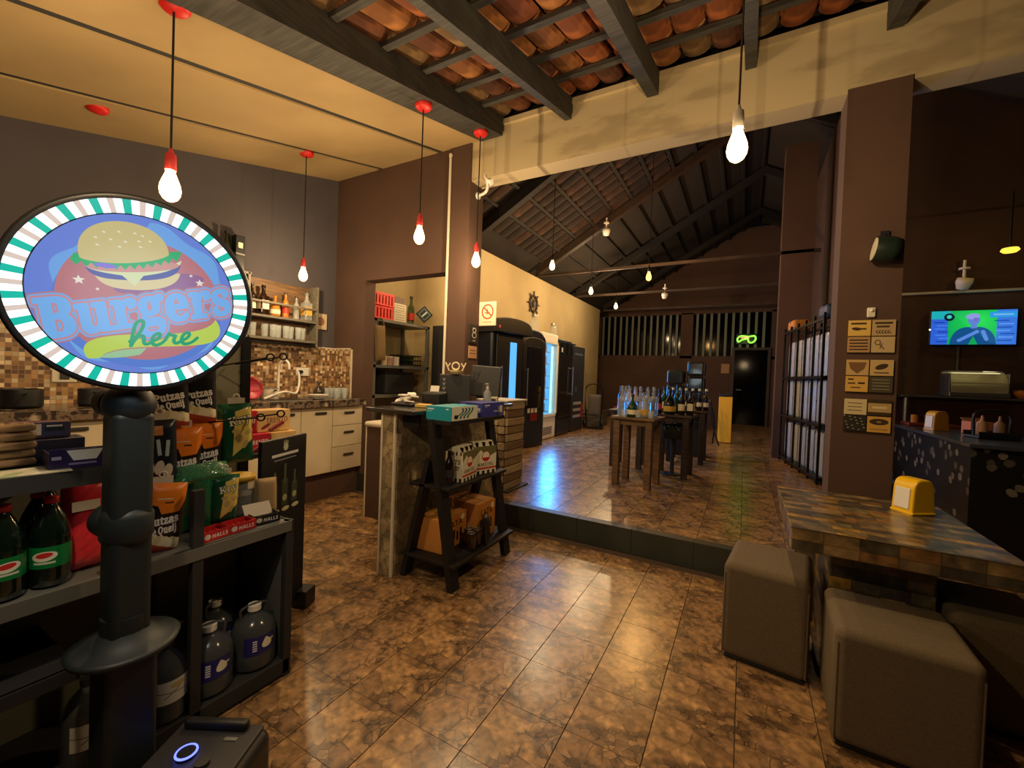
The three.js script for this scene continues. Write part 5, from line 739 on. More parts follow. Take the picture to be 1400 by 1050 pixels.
// ---------------------------------------------------------------- hall: fridges along the cream wall
const hands = (t, x, y0, y1, z) => part('handle', [rod([x, y0, z], [x, y1, z], 0.012), rod([x, y0 + 0.03, z], [x, y0 + 0.03, z - 0.05], 0.008), rod([x, y1 - 0.03, z], [x, y1 - 0.03, z - 0.05], 0.008)], M.steel, t);
function archShape(w, h0, rise) { const s = new THREE.Shape(); s.moveTo(-w / 2, 0); s.lineTo(w / 2, 0); s.lineTo(w / 2, h0); s.quadraticCurveTo(w * 0.46, h0 + rise, 0, h0 + rise); s.quadraticCurveTo(-w * 0.46, h0 + rise, -w / 2, h0); s.closePath(); return s; }
const bodyNavy = phy(0x20222e, 0.3, { clearcoat: 0.5 });
{ // first: black with a domed visor top and a blue lit slot window
  const t = thing('drinks_fridge', 'black drinks fridge with a domed visor top and a narrow blue lit window', 'fridge', [-3.32, PT, -5.36], FX - 0.16, 'fridges along the cream wall');
  part('cabinet', [rb(0.72, 1.84, 0.62, 0.05, 0, 0.93, 0, 3)], bodyNavy, t); part('visor', [T(ext(archShape(0.84, 0.1, 0.1), 0.7, 0.012), 0, 1.78, -0.3)], M.black, t); part('visor_lamp', [sp(0.02, -0.34, 1.84, 0.41, 10)], glow(1, 0.1, 0.05, 0.5), t);
  const d = part('door', [rb(0.6, 1.62, 0.04, 0.02, 0, 0.95, 0.33)], M.black, t); part('window', [rb(0.15, 1.0, 0.012, 0.005, 0.06, 1.15, 0.352)], glow(0.12, 0.5, 0.95, 1.1), d); hands(d, -0.25, 0.7, 1.3, 0.4);
  const l = new THREE.RectAreaLight(new THREE.Color().setRGB(0.1, 0.45, 1), 6, 0.15, 1.0); l.position.set(0.06, 1.15, 0.365); l.lookAt(0.06, 1.15, 2); l.name = 'window_light'; t.add(l);
}
{ // second: rounded dark
  const t = thing('drinks_fridge', 'rounded dark fridge with a tall smoked glass door below the ship wheel', 'fridge', [-3.38, PT, -6.26], FX - 0.16, 'fridges along the cream wall');
  part('cabinet', [T(ext(archShape(0.74, 1.76, 0.16), 0.6, 0.02), 0, 0, -0.3)], bodyNavy, t); const d = part('door', [T(ext(archShape(0.62, 1.62, 0.12), 0.03, 0.01), 0, 0.06, 0.32)], M.black, t); part('window', [rb(0.4, 1.0, 0.012, 0.03, 0, 1.15, 0.368)], phy(0x10141c, 0.08, { clearcoat: 1 }), d); hands(d, -0.26, 0.7, 1.3, 0.42); part('badge', [rb(0.2, 0.12, 0.008, 0.01, 0.02, 0.5, 0.365)], std(0x7a1c1c, 0.4), d);
  part('product_stickers', [0, 1, 2].map((k) => rb(0.07, 0.09, 0.006, 0.004, -0.12 + k * 0.1, 0.62, 0.365)), M.offwhite, d);
}
{ // third: bright, white
  const t = thing('drinks_fridge', 'white drinks fridge glowing bright cyan with stocked shelves', 'fridge', [-3.55, PT, -7.28], FX, 'fridges along the cream wall'), W = 0.74;
  part('cabinet', [rb(W, 0.42, 0.64, 0.02, 0, 0.215, 0), sb(-W / 2, W / 2, 0.4, 1.86, -0.3, -0.32), sb(-W / 2, -W / 2 + 0.05, 0.4, 1.86, -0.32, 0.3), sb(W / 2 - 0.05, W / 2, 0.4, 1.86, -0.32, 0.3), rb(W, 0.14, 0.64, 0.02, 0, 1.92, 0)], M.white, t);
  part('grille', [0, 1, 2, 3, 4].map((k) => bx(0.4, 0.012, 0.01, 0, 0.1 + k * 0.03, 0.322)), M.shelfgrey, t);
  part('lit_back', [sb(W / 2 - 0.056, W / 2 - 0.051, 0.42, 1.84, -0.285, 0.22), sb(-W / 2 + 0.05, W / 2 - 0.05, 0.42, 1.84, -0.285, -0.3)], glow(0.02, 0.42, 0.9, 2.2), t);
  part('light_tube', [rb(0.045, 1.3, 0.03, 0.012, 0.28, 1.12, 0.24)], glow(0.3, 0.78, 1, 4), t);
  for (let k = 0; k < 6; k++) part('shelf', [bx(W - 0.12, 0.012, 0.5, 0, 0.5 + k * 0.23, -0.02)], M.steel, t);
  const can = lathe([[0, 0], [0.032, 0], [0.034, 0.01], [0.034, 0.13], [0.014, 0.17], [0.014, 0.19], [0, 0.19]], 12), cols = [0x1a5a9a, 0x1a4a8a, 0x2a3a7a, 0x1a6a8a, 0x5a8ab0].map((c) => std(c, 0.35));
  const bs = [[], [], [], [], []]; for (let k = 0; k < 6; k++) for (let i = 0; i < 7; i++) bs[(i * 3 + k) % 5].push(can.clone().translate(-0.27 + i * 0.088, 0.507 + k * 0.23, 0.1)); bs.forEach((b, i) => { const m = part('bottle_row', b, cols[i], t); m.userData.kind = 'stuff'; });
  const f = part('door', [sb(-W / 2, -W / 2 + 0.045, 0.42, 1.85, 0.3, 0.34), sb(W / 2 - 0.045, W / 2, 0.42, 1.85, 0.3, 0.34), sb(-W / 2, W / 2, 0.42, 0.47, 0.3, 0.34), sb(-W / 2, W / 2, 1.8, 1.85, 0.3, 0.34)], M.white, t); part('pane', [sb(-W / 2 + 0.04, W / 2 - 0.04, 0.46, 1.81, 0.318, 0.322)], M.glass, f); hands(f, -0.33, 0.8, 1.4, 0.38);
  const l = new THREE.RectAreaLight(new THREE.Color().setRGB(0.03, 0.33, 1), FRIDGE_GLOW * 4, 0.6, 1.3); l.position.set(0, 1.13, 0.36); l.lookAt(0, 1.13, 3); l.name = 'fridge_light'; t.add(l);
}
{
  const t = thing('drinks_fridge', 'dark unlit drinks fridge with a white price tag next to the cyan one', 'fridge', [-3.55, PT, -8.04], FX, 'fridges along the cream wall');
  part('cabinet', [rb(0.7, 1.93, 0.64, 0.02, 0, 0.97, 0)], bodyNavy, t); const d = part('door', [rb(0.66, 1.5, 0.03, 0.01, 0, 1.13, 0.335)], phy(0x14181c, 0.08, { clearcoat: 1 }), t); part('price_tag', [bx(0.05, 0.09, 0.004, -0.24, 1.72, 0.353)], M.white, d); hands(d, 0.27, 0.8, 1.4, 0.4); part('kick_panel', [rb(0.68, 0.28, 0.02, 0.006, 0, 0.2, 0.326)], std(0x1d2636, 0.4), t);
}
{
  const pr = print(256, 640, (g, w, h) => { fill(g, '#2c2f3c', 0, 0, w, h); fill(g, '#5a6072', 40, 40, 170, 16); fill(g, '#5a6072', 70, 300, 30, 40); for (let k = 0; k < 3; k++) { fill(g, '#a8aab4', 40, 420 + k * 50, 170, 22); } fill(g, '#9a3038', 200, 440, 56, 110); });
  const t = thing('vending_cabinet', 'last dark cabinet in the fridge row with printed lettering on its door', 'cabinet', [-3.55, PT, -8.86], FX, 'fridges along the cream wall');
  part('cabinet', [rb(0.78, 1.86, 0.64, 0.02, 0, 0.935, 0)], bodyNavy, t); part('printed_door', card(0.74, 1.8, 0, 0.93, 0.322), pr, t); part('side_rail', [rod([0.38, 0.4, 0.36], [0.38, 1.3, 0.36], 0.014)], M.steel, t);
}
{ const j = thing('glass_jar', 'big clear jar standing on the glowing fridge, under the wheel', 'jar', [-3.5, PT + 1.992, -7.12], 0, 'jars on top of the fridges'); part('glass', bottleG.jarBig.clone().scale(1.1, 1.3, 1.1), M.glass, j); part('lid', [cy(0.06, 0.058, 0.04, 0, 0.3, 0)], M.steel, j); dup(j, 'big clear jar standing on the dark fridge beyond the glowing one', [-3.5, PT + 1.937, -8.0]);
  const b = thing('pan_lid', 'dark shallow tray lying on the last fridge top', 'tray', [-3.5, PT + 1.866, -8.8]); part('tray_body', [lathe([[0, 0.002], [0.16, 0.002], [0.2, 0.05], [0.19, 0.05], [0.15, 0.012], [0, 0.012]], 26)], M.charcoal, b); part('rim', [T(new THREE.TorusGeometry(0.195, 0.006, 6, 30), 0, 0.05, 0, FX)], M.charcoal, b); }
{ // ship's wheel
  const t = thing('ship_wheel', 'dark wooden ship wheel hanging on the cream wall', 'ship wheel', [-3.92, 2.885, -7.9], FX), m = std(0x2c1c12, 0.55);
  part('rim', [new THREE.TorusGeometry(0.165, 0.02, 10, 40)], m, t); part('hub', [T(cy(0.05, 0.05, 0.04, 0, -0.02, 0), 0, 0, 0, FX), T(new THREE.TorusGeometry(0.07, 0.008, 8, 24), 0, 0, 0)], m, t);
  for (let k = 0; k < 8; k++) { const a = k * Math.PI / 4, s = part('spoke', [rod([Math.cos(a) * 0.04, Math.sin(a) * 0.04, 0], [Math.cos(a) * 0.17, Math.sin(a) * 0.17, 0], 0.011, 8)], m, t); part('spoke_grip', [rod([Math.cos(a) * 0.18, Math.sin(a) * 0.18, 0], [Math.cos(a) * 0.25, Math.sin(a) * 0.25, 0], 0.015, 8), sp(0.017, Math.cos(a) * 0.25, Math.sin(a) * 0.25, 0, 8)], m, s); }
}
// wooden side tables with bottles
function stool(label, x, z, m, ry = 0, w = 0.42) {
  const t = thing('bottle_table', label, 'table', [x, PT, z], ry, 'square wooden tables in the hall'), h = 0.75;
  part('table_top', [rb(w + 0.06, 0.028, w + 0.06, 0.006, 0, h, 0)], m, t);
  for (const sx of [-1, 1]) for (const sz of [-1, 1]) part('leg', [rb(0.07, h - 0.012, 0.07, 0.006, sx * (w / 2 - 0.035), (h - 0.012) / 2, sz * (w / 2 - 0.035))], m, t);
  for (const s of [-1, 1]) { part('apron', [bx(w - 0.12, 0.06, 0.022, 0, h - 0.045, s * (w / 2 - 0.03))], m, t); part('apron', [bx(0.022, 0.06, w - 0.12, s * (w / 2 - 0.03), h - 0.045, 0)], m, t); }
  return t;
}
stool('square wooden table nearest the step, covered in clear bottles', -1.03, -4.83, M.woodmid, -0.08);
stool('dark square table behind the nearest bottle table', -1.36, -5.85, M.wooddark);
stool('dark square table with wine bottles beside the nearest one', -0.76, -5.62, M.wooddark, -0.06);
stool('dark square table farthest back in the bottle group', -0.72, -6.75, M.wooddark, 0, 0.5);
{
  const YT = PT + 0.765, g1 = 'clear swing-top bottles on the nearest wooden table';
  const clear = thing('clear_bottle', 'clear swing-top bottle at the outer front corner of the nearest wooden table', 'bottle', [-1.19, YT, -4.72], 0, g1);
  part('glass', bottleG.square.clone().scale(1.05, 1.2, 1.05), M.glass, clear); part('wire_top', [T(new THREE.TorusGeometry(0.022, 0.003, 6, 16), 0, 0.31, 0), cy(0.016, 0.016, 0.025, 0, 0.305, 0)], M.steel, clear); part('water', [rb(0.07, 0.16, 0.07, 0.014, 0, 0.09, 0)], phy(0xbcd4e0, 0.05, { transmission: 1, thickness: 0.05, ior: 1.33 }), clear);
  [['clear swing-top bottle behind the corner one on the nearest wooden table', -1.18, -4.84], ['clear swing-top bottle at the back corner of the nearest wooden table', -1.17, -4.97], ['clear swing-top bottle beside the green bottle on the nearest wooden table', -1.07, -4.82], ['clear swing-top bottle deep in the middle of the nearest wooden table', -1.04, -4.95], ['clear swing-top bottle behind the gold labelled one on the nearest table', -0.94, -4.85], ['clear swing-top bottle at the inner back corner of the nearest wooden table', -0.9, -4.98]].forEach(([l, x, z], i) => dup(clear, l, [x, YT, z], i * 0.5));
  bottle('round', 'green bottle with a white label on the nearest wooden table', [-1.07, YT, -4.69], M.greenglass, paperLabel, null, 1.0); bottle('round', 'clear round bottle with a gold label on the nearest wooden table', [-0.95, YT, -4.71], M.glass, goldLabel, null, 1.1);
  const sg = thing('drinking_glass', 'short clear glass at the front edge of the nearest wooden table', 'glass', [-0.99, YT, -4.63], 0, 'short glasses on the nearest wooden table'); part('glass_body', bottleG.glass.clone().scale(1, 0.8, 1), M.glass, sg); dup(sg, 'short clear glass at the inner front corner of the nearest wooden table', [-0.86, YT, -4.64]); dup(sg, 'short clear glass at the outer front edge by the corner bottle', [-1.14, YT, -4.62]);
  const g2 = 'bottles on the dark wine table';
  bottle('round', 'dark bottle with a broad gold label on the wine table', [-0.8, YT, -5.5], M.soda, goldLabel, g2, 1.25); bottle('tall', 'brown bottle with a pale label on the wine table', [-0.66, YT, -5.48], M.brownglass, paperLabel, g2, 1.05); bottle('square', 'square dark bottle with a pale label on the wine table', [-0.57, YT, -5.56], M.brownglass, paperLabel, g2, 1.1); bottle('tall', 'tall green wine bottle at the back of the wine table', [-0.74, YT, -5.7], M.greenglass, null, g2, 1.2); bottle('tall', 'red labelled bottle at the outer side of the wine table', [-0.93, YT, -5.52], M.brownglass, redLabel, g2, 1.0); bottle('tall', 'green wine bottle behind the red labelled one on the wine table', [-0.9, YT, -5.72], M.greenglass, paperLabel, g2, 1.1);
  const g3 = 'bottles on the dark table behind'; bottle('tall', 'red labelled bottle at the near edge of the second dark table', [-1.28, YT, -5.74], M.amber, redLabel, g3, 1.05); bottle('tall', 'amber bottle in the middle of the second dark table', [-1.38, YT, -5.82], M.amber, paperLabel, g3, 1.1); bottle('tall', 'dark bottle at the far side of the second dark table', [-1.48, YT, -5.78], M.brownglass, redLabel, g3, 1.05);
  const cap = thing('white_cap_bottle', 'white capped bottle at one end of the row on the farthest table', 'bottle', [-0.92, YT, -6.6], 0, 'white capped bottles on the farthest table'); part('glass', bottleG.tall.clone(), M.brownglass, cap); part('cap', [cy(0.02, 0.018, 0.03, 0, 0.285, 0)], M.white, cap); part('label', new THREE.CylinderGeometry(0.0376, 0.0376, 0.06, 20, 1, true).translate(0, 0.09, 0), paperLabel, cap);
  ['second white capped bottle in the row on the farthest table', 'third white capped bottle in the row on the farthest table', 'fourth white capped bottle in the row on the farthest table', 'fifth white capped bottle in the row on the farthest table', 'last white capped bottle in the row, nearest the yellow panel'].forEach((l, i) => dup(cap, l, [-0.83 + i * 0.09, YT, -6.6]));
  const tub = thing('bottle_tub', 'dark tub of lying green bottles under the wine table top', 'tub', [-0.76, PT, -5.62]); part('tub_body', [lathe([[0, 0.46], [0.13, 0.46], [0.15, 0.62], [0.145, 0.62], [0.125, 0.47], [0, 0.47]], 24), rod([0, 0.01, 0], [0, 0.46, 0], 0.025), cy(0.12, 0.1, 0.02, 0, 0.0, 0)], M.blackmatt, tub); for (let k = 0; k < 4; k++) part('bottle', [T(bottleG.tall.clone().scale(0.7, 0.7, 0.7), -0.07 + k * 0.045, 0.53, 0.02, 1.1, 0.3 * k, 0)], M.greenglass, tub);
}
// two dark towers of stacked cases, far tables and odds and ends at the back
for (const [l, x, h, n] of [['lower dark tower of stacked bottled water cases', -0.98, 0.42, 4], ['taller dark tower of stacked bottled water cases', -0.68, 0.56, 4]]) {
  const t = thing('case_tower', l, 'case tower', [x, PT, -7.3], 0, 'towers of stacked cases'); part('plinth', [rb(0.3, h, 0.3, 0.01, 0, h / 2 + 0.001, 0)], M.blackmatt, t);
  for (let k = 0; k < n; k++) part('case', [rb(0.26, 0.23, 0.26, 0.04, 0, h + 0.118 + k * 0.236, 0, 3)], phy(0x20262c, 0.12, { clearcoat: 1, clearcoatRoughness: 0.05 }), t);
}
{
  const y = thing('yellow_panel', 'bright yellow panel standing on the floor beside the back doorway', 'panel', [-0.31, PT, -9.3]); part('panel_board', [rb(0.24, 0.9, 0.1, 0.01, 0, 0.46, 0)], std(0xf5b82a, 0.5), y); part('black_top', [rb(0.16, 0.07, 0.12, 0.02, -0.05, 0.945, 0.0), rb(0.08, 0.05, 0.12, 0.01, 0.06, 0.965, 0)], M.black, y);
  const ch = thing('folding_stand', 'black folding stand with curved legs leaning near the yellow panel', 'stand', [-0.48, PT, -8.9]); part('leg', [tube([[-0.06, 0.8, 0], [-0.04, 0.45, 0.02], [0.1, 0.0, 0.1]], 0.014, 24, 8)], M.darkmetal, ch); part('leg', [tube([[-0.08, 0.8, -0.1], [0.0, 0.4, -0.1], [-0.02, 0.0, -0.16]], 0.014, 24, 8)], M.darkmetal, ch); part('cross_rail', [rod([-0.06, 0.78, 0.02], [-0.08, 0.78, -0.12], 0.016)], M.darkmetal, ch);
  solo('paper_notice', 'small square paper notice on the far wall beside the doorway', 'notice', [rb(0.22, 0.28, 0.01, 0.004)], std(0xb08a60, 0.8), [-0.52, 1.81, -13.92]);
  // neon
  const n = thing('neon_sign', 'small green neon sign glowing above the back doorway', 'neon sign', [-0.01, 2.68, -13.92]); const gm = glow(0.25, 1, 0.06, 2.2);
  part('backing', [rb(0.52, 0.3, 0.02, 0.01, 0, 0, -0.02)], M.black, n); part('neon_tube', [tube([[-0.23, 0.0, 0], [-0.16, 0.08, 0], [0.06, 0.07, 0], [0.21, 0.08, 0], [0.23, -0.02, 0], [0.15, -0.1, 0], [0.07, -0.09, 0], [0.03, 0.0, 0], [-0.1, -0.02, 0], [-0.2, -0.08, 0]], 0.02, 80, 8, true)], gm, n); part('red_neon_tube', [tube([[-0.14, 0.03, 0.005], [-0.02, 0.04, 0.005], [0.07, 0.025, 0.005]], 0.015, 20, 8)], glow(1, 0.2, 0.12, 2), n);
  const l = new THREE.PointLight(new THREE.Color().setRGB(0.25, 1, 0.1), 0.12); l.position.z = 0.12; l.shadow.radius = 8; l.castShadow = true; l.name = 'neon_light'; n.add(l);
  // back clutter
  const rs = thing('red_stool', 'low red stool in the dark corner past the fridges', 'stool', [-2.75, PT, -10.9]); part('seat', [rb(0.36, 0.06, 0.36, 0.02, 0, 0.45, 0)], std(0x8a1c1c, 0.5), rs); for (const [x, z] of [[-0.14, -0.14], [0.14, -0.14], [-0.14, 0.14], [0.14, 0.14]]) part('leg', [rb(0.035, 0.43, 0.035, 0.006, x, 0.216, z)], M.darkmetal, rs);
  const cr = thing('grey_crate', 'grey slatted crate on the floor at the end of the cream wall', 'crate', [-3.4, PT, -10.4]); part('crate_body', [rb(0.7, 0.04, 0.5, 0.006, 0, 0.021, 0)], M.shelfgrey, cr); for (let k = 0; k < 4; k++) { part('slat', [bx(0.7, 0.075, 0.015, 0, 0.09 + k * 0.09, 0.245)], M.shelfgrey, cr); part('slat', [bx(0.015, 0.075, 0.5, 0.345, 0.09 + k * 0.09, 0)], M.shelfgrey, cr); } for (const s of [-1, 1]) part('corner_post', [bx(0.04, 0.4, 0.04, s * 0.33, 0.21, 0.22)], M.shelfgrey, cr);
  const ht = thing('hand_truck', 'dark hand truck with a grey cover parked beside the last cabinet', 'hand truck', [-3.1, PT, -9.65], 0.5); part('frame', [tube([[-0.16, 0.05, 0], [-0.16, 1.0, -0.05], [0.16, 1.0, -0.05], [0.16, 0.05, 0]], 0.016, 40, 8)], M.darkmetal, ht); part('toe_plate', [rb(0.4, 0.02, 0.24, 0.004, 0, 0.04, 0.12)], M.darkmetal, ht); for (const s of [-1, 1]) part('wheel', [T(new THREE.TorusGeometry(0.07, 0.03, 10, 20), s * 0.2, 0.1, -0.06, 0, FX)], M.black, ht); part('cloth_cover', [T(pillow(0.3, 0.5, 0.06), 0, 0.55, 0.06)], std(0x5c5850, 0.9), ht);
  for (const [l, z, w] of [['long dark table at the far wall behind the bottle tables', -11.6, 1.6]]) { const t = thing('long_table', l, 'table', [-1.5, PT, z]); part('table_top', [rb(w, 0.03, 0.7, 0.006, 0, 0.74, 0)], M.woodmid, t); for (const [x, zz] of [[-0.7, -0.28], [0.7, -0.28], [-0.7, 0.28], [0.7, 0.28]]) part('leg', [bx(0.06, 0.725, 0.06, x, 0.363, zz)], M.wooddark, t); }
}
// white flood lamps on the trusses
function flood(label, p) { const t = thing('flood_lamp', label, 'flood lamp', p, 0.4, 'white flood lamps'); part('lamp_head', [T(lathe([[0, -0.07], [0.05, -0.06], [0.075, 0.02], [0.07, 0.07], [0, 0.075]], 20), 0, -0.08, 0, 0.3)], M.white, t); part('bracket', [rod([0, 0.2, 0], [0, -0.02, 0], 0.014), T(cy(0.05, 0.05, 0.02, 0, 0.09, 0), 0, 0, 0)], M.white, t); return t; }
flood('white flood lamp under the big diagonal truss rafter', onZ(829, 312, -7.95)); flood('white flood lamp on the far tie beam near the amber bulb', onZ(909, 400, -10.42)); flood('white flood lamp on the dark wall above the television', onZ(1318, 379, -6.9));
solo('conduit_pipe', 'pale conduit pipe along the dark wall above the television', 'conduit', [rod([1.3, 2.56, -6.96], [3.6, 2.56, -6.96], 0.016)], M.offwhite);
// rack of wrapped bottle packs
{
  const a = Math.atan2(0.265, 1.7), t = thing('pack_rack', 'tall black metal rack of clear wrapped bottle packs beside the brown pillars', 'rack', [0.665, PT, -7.02], a), L = 1.75, D = 0.27;
  for (let k = 0; k <= 5; k++) for (const x of [0, D]) part('post', [sb(x - 0.012, x + 0.012, 0, 2.06, -L / 2 + k * L / 5 + 0.012, -L / 2 + k * L / 5 - 0.012)], M.darkmetal, t);
  for (const y of [0.08, 0.72, 1.3, 2.0]) part('rail', [sb(-0.014, 0.014, y - 0.03, y, -L / 2, L / 2), sb(D - 0.014, D + 0.014, y - 0.03, y, -L / 2, L / 2)], M.darkmetal, t);
  for (const y of [0.08, 0.72, 1.3]) part('shelf_board', [sb(0, D, y - 0.004, y + 0.004, -L / 2, L / 2)], M.darkmetal, t);
  const film = phy(0xe6e8ea, 0.2, { transmission: 0.6, thickness: 0, bumpMap: cl(TX.grime, 3), bumpScale: 0.02 }), btl = phy(0xd8dcdc, 0.1, { transmission: 0.6, thickness: 0 });
  const pk = thing('bottle_pack', 'x', 'bottle pack', [0, 0, 0], a, 'wrapped packs on the black rack');
  const bt = lathe([[0, 0], [0.036, 0], [0.04, 0.01], [0.041, 0.2], [0.036, 0.235], [0.02, 0.27], [0.014, 0.29], [0.014, 0.31], [0, 0.31]], 12);
  for (const y of [0, 0.27]) for (let i = 0; i < 3; i++) part('bottle', [bt.clone().scale(1, 0.8, 1).translate(0.05, y + 0.006, -0.09 + i * 0.09), bt.clone().scale(1, 0.8, 1).translate(0.14, y + 0.006, -0.09 + i * 0.09)], btl, pk);
  part('film_wrap', [T(pillow(0.29, 0.52, 0.02), 0.0, 0.265, 0, 0, -FX)], film, pk);
  const lv = ['lowest', 'middle', 'top'], ps = ['nearest', 'second', 'third', 'fourth', 'farthest']; let first = true; pk.userData.label = 'wrapped clear bottle pack nearest the camera on the lowest level of the black rack';
  [0.085, 0.725, 1.305].forEach((y, j) => { for (let k = 0; k < 5; k++) { const zz = L / 2 - (k + 0.5) * L / 5, xx = 0.06, c = Math.cos(a), s = Math.sin(a), p = V(0.665 + xx * c + zz * s, PT + y, -7.02 - xx * s + zz * c), l = `wrapped bottle pack on the ${lv[j]} rack level, ${['at the near end', 'second from near end', 'in the middle', 'second from far end', 'at the far end'][k]}`; if (first) { pk.position.copy(p); pk.userData.label = l; first = false; } else dup(pk, l, p); } });
  for (const [l, z, c] of [['orange crate of goods on top of the black rack', -7.71, M.orangecard], ['blue tarp bundle on top of the black rack near the pillar', -6.33, std(0x3a4a6a, 0.5)]]) { const p = V(0.665 + 0.135 * Math.cos(a) + (z + 7.02) * Math.tan(a), PT + 2.01, z); const o = thing('rack_bundle', l, 'bundle', p, a); part('bundle_body', [rb(0.24, 0.16, 0.3, 0.05, 0, 0.081, 0, 3)], c, o); part('strap', [rb(0.246, 0.165, 0.03, 0.05, 0, 0.081, 0)], M.charcoal, o); }
}
// ---------------------------------------------------------------- right side: table, ottomans, pillar, bar
{
  const t = thing('stone_table', 'square pedestal table wrapped in stacked stone print beside the step', 'table', [0.578, 0, -2.695]);
  part('table_top', [rb(0.735, 0.1, 0.875, 0.008, 0, 0.68, 0)], M.stackTop, t); part('pedestal', [rb(0.38, 0.6, 0.42, 0.008, 0, 0.33, 0)], M.stackTop, t); part('base_plate', [rb(0.44, 0.03, 0.46, 0.006, 0, 0.016, 0)], M.stackTop, t);
  part('edge_trim', [rb(0.739, 0.008, 0.879, 0.003, 0, 0.7295, 0)], M.stackTop, t);
}
function ottoman(label, x, z, h, ry, w = 0.4, d = 0.42) {
  const t = thing('ottoman', label, 'ottoman', [x, 0, z], ry, 'fabric cube ottomans around the stone table');
  part('cushion', [rb(w, h - 0.012, d, 0.035, 0, h / 2 + 0.008, 0, 5)], M.cloth, t); part('foot_plinth', [rb(w - 0.03, 0.016, d - 0.03, 0.004, 0, 0.0085, 0)], M.black, t);
  const r = w / 2 - 0.004, q = d / 2 - 0.004; for (const sx of [-1, 1]) for (const sz of [-1, 1]) part('seam', [rod([sx * (r - 0.006), 0.03, sz * (q - 0.006)], [sx * (r - 0.006), h - 0.05, sz * (q - 0.006)], 0.0045, 6)], M.cloth, t);
  return t;
}
ottoman('grey brown ottoman at the aisle side of the stone table', 0.15, -2.53, 0.475, -0.12, 0.36);
ottoman('grey brown ottoman in front of the stone table, closest to the camera', 0.555, -2.19, 0.45, -0.04, 0.41);
ottoman('grey brown ottoman cut by the picture edge behind the closest one', 1.02, -2.6, 0.455, -0.03, 0.44);
ottoman('grey brown ottoman mostly hidden behind the stone table', 0.46, -3.1, 0.46, 0, 0.34, 0.34);
function napkinBox(label, p, ry, c) {
  const t = thing('napkin_dispenser', label, 'napkin dispenser', p, ry, 'yellow napkin dispensers');
  const s = new THREE.Shape(); s.moveTo(-0.06, 0); s.lineTo(0.06, 0); s.lineTo(0.052, 0.12); s.quadraticCurveTo(0.048, 0.162, 0.018, 0.166); s.lineTo(-0.018, 0.166); s.quadraticCurveTo(-0.048, 0.162, -0.052, 0.12); s.closePath();
  part('shell', [ext(s, 0.09, 0.008).translate(0, 0.004, -0.045)], c, t); part('rim_base', [rb(0.138, 0.012, 0.116, 0.005, 0, 0.0065, 0)], c, t); for (const k of [-1, 1]) part('napkins', [T(rb(0.008, 0.105, 0.074, 0.003), k * 0.064, 0.078, 0, 0, 0, k * 0.067)], M.white, t); return t;
}
napkinBox('bright yellow napkin dispenser on the stone print table', [0.785, 0.7335, -2.9], 0.62, std(0xf2c20a, 0.35));
// black bar counter with leaf print
{
  const t = thing('leaf_counter', 'black bar counter with scattered pale leaf print below a dark top', 'counter');
  part('front_panel', [sb(1.43, 3.6, PT, 0.975, -4.2, -4.98), sb(1.43, 2.0, PT, 0.975, -4.98, -5.95)], M.leaf, t);
  part('counter_top', [rb(2.2, 0.03, 0.9, 0.008, 2.5, 0.988, -4.6), rb(0.68, 0.03, 1.0, 0.008, 1.735, 0.988, -5.5)], phy(0x3a3d44, 0.3, { clearcoat: 0.4 }), t);
  const p = onY(1280, 588, 1.003); napkinBox('mustard napkin dispenser on the black leaf counter', [p.x, 1.003, p.z], 0.4, std(0xc9962a, 0.4));
  const c = thing('condiment_caddy', 'black condiment caddy with sauce bottles on the leaf counter', 'caddy', [1.735, 1.003, -4.78], 0.2); part('tray', [rb(0.26, 0.02, 0.18, 0.006, 0, 0.011, 0), rb(0.26, 0.05, 0.012, 0.004, 0, 0.03, 0.084), rb(0.26, 0.05, 0.012, 0.004, 0, 0.03, -0.084)], M.black, c); part('carry_handle', [tube([[-0.11, 0.02, 0], [-0.1, 0.2, 0], [0.1, 0.2, 0], [0.11, 0.02, 0]], 0.01, 24, 8)], M.black, c);
  for (const [x, m] of [[-0.06, std(0xb88a70, 0.5)], [0.05, std(0x8a6a58, 0.5)]]) part('sauce_bottle', [lathe([[0, 0.02], [0.032, 0.02], [0.034, 0.03], [0.034, 0.12], [0.012, 0.14], [0.007, 0.18], [0, 0.18]], 16, x, 0, 0)], m, c);
  const o = thing('spice_box', 'pinkish orange box behind the caddy on the leaf counter', 'box', [1.78, 1.003, -5.15], 0.3); part('carton', [rb(0.16, 0.11, 0.1, 0.004, 0, 0.056, 0)], std(0xc87848, 0.6), o); part('flap', [T(bx(0.16, 0.003, 0.06), 0, 0.12, -0.04, 0.6)], std(0xc88a5a, 0.6), o);
  const rd = thing('red_tray', 'reddish brown tray with small jars at the back of the leaf counter', 'tray', [1.68, 1.003, -5.85]); part('tray', [rb(0.4, 0.03, 0.26, 0.008, 0, 0.016, 0)], std(0x6a2a1c, 0.5), rd); for (let k = 0; k < 3; k++) part('jar', [cy(0.03, 0.03, 0.08, -0.12 + k * 0.1, 0.031, 0)], k % 2 ? M.charcoal : M.orangecard, rd);
}
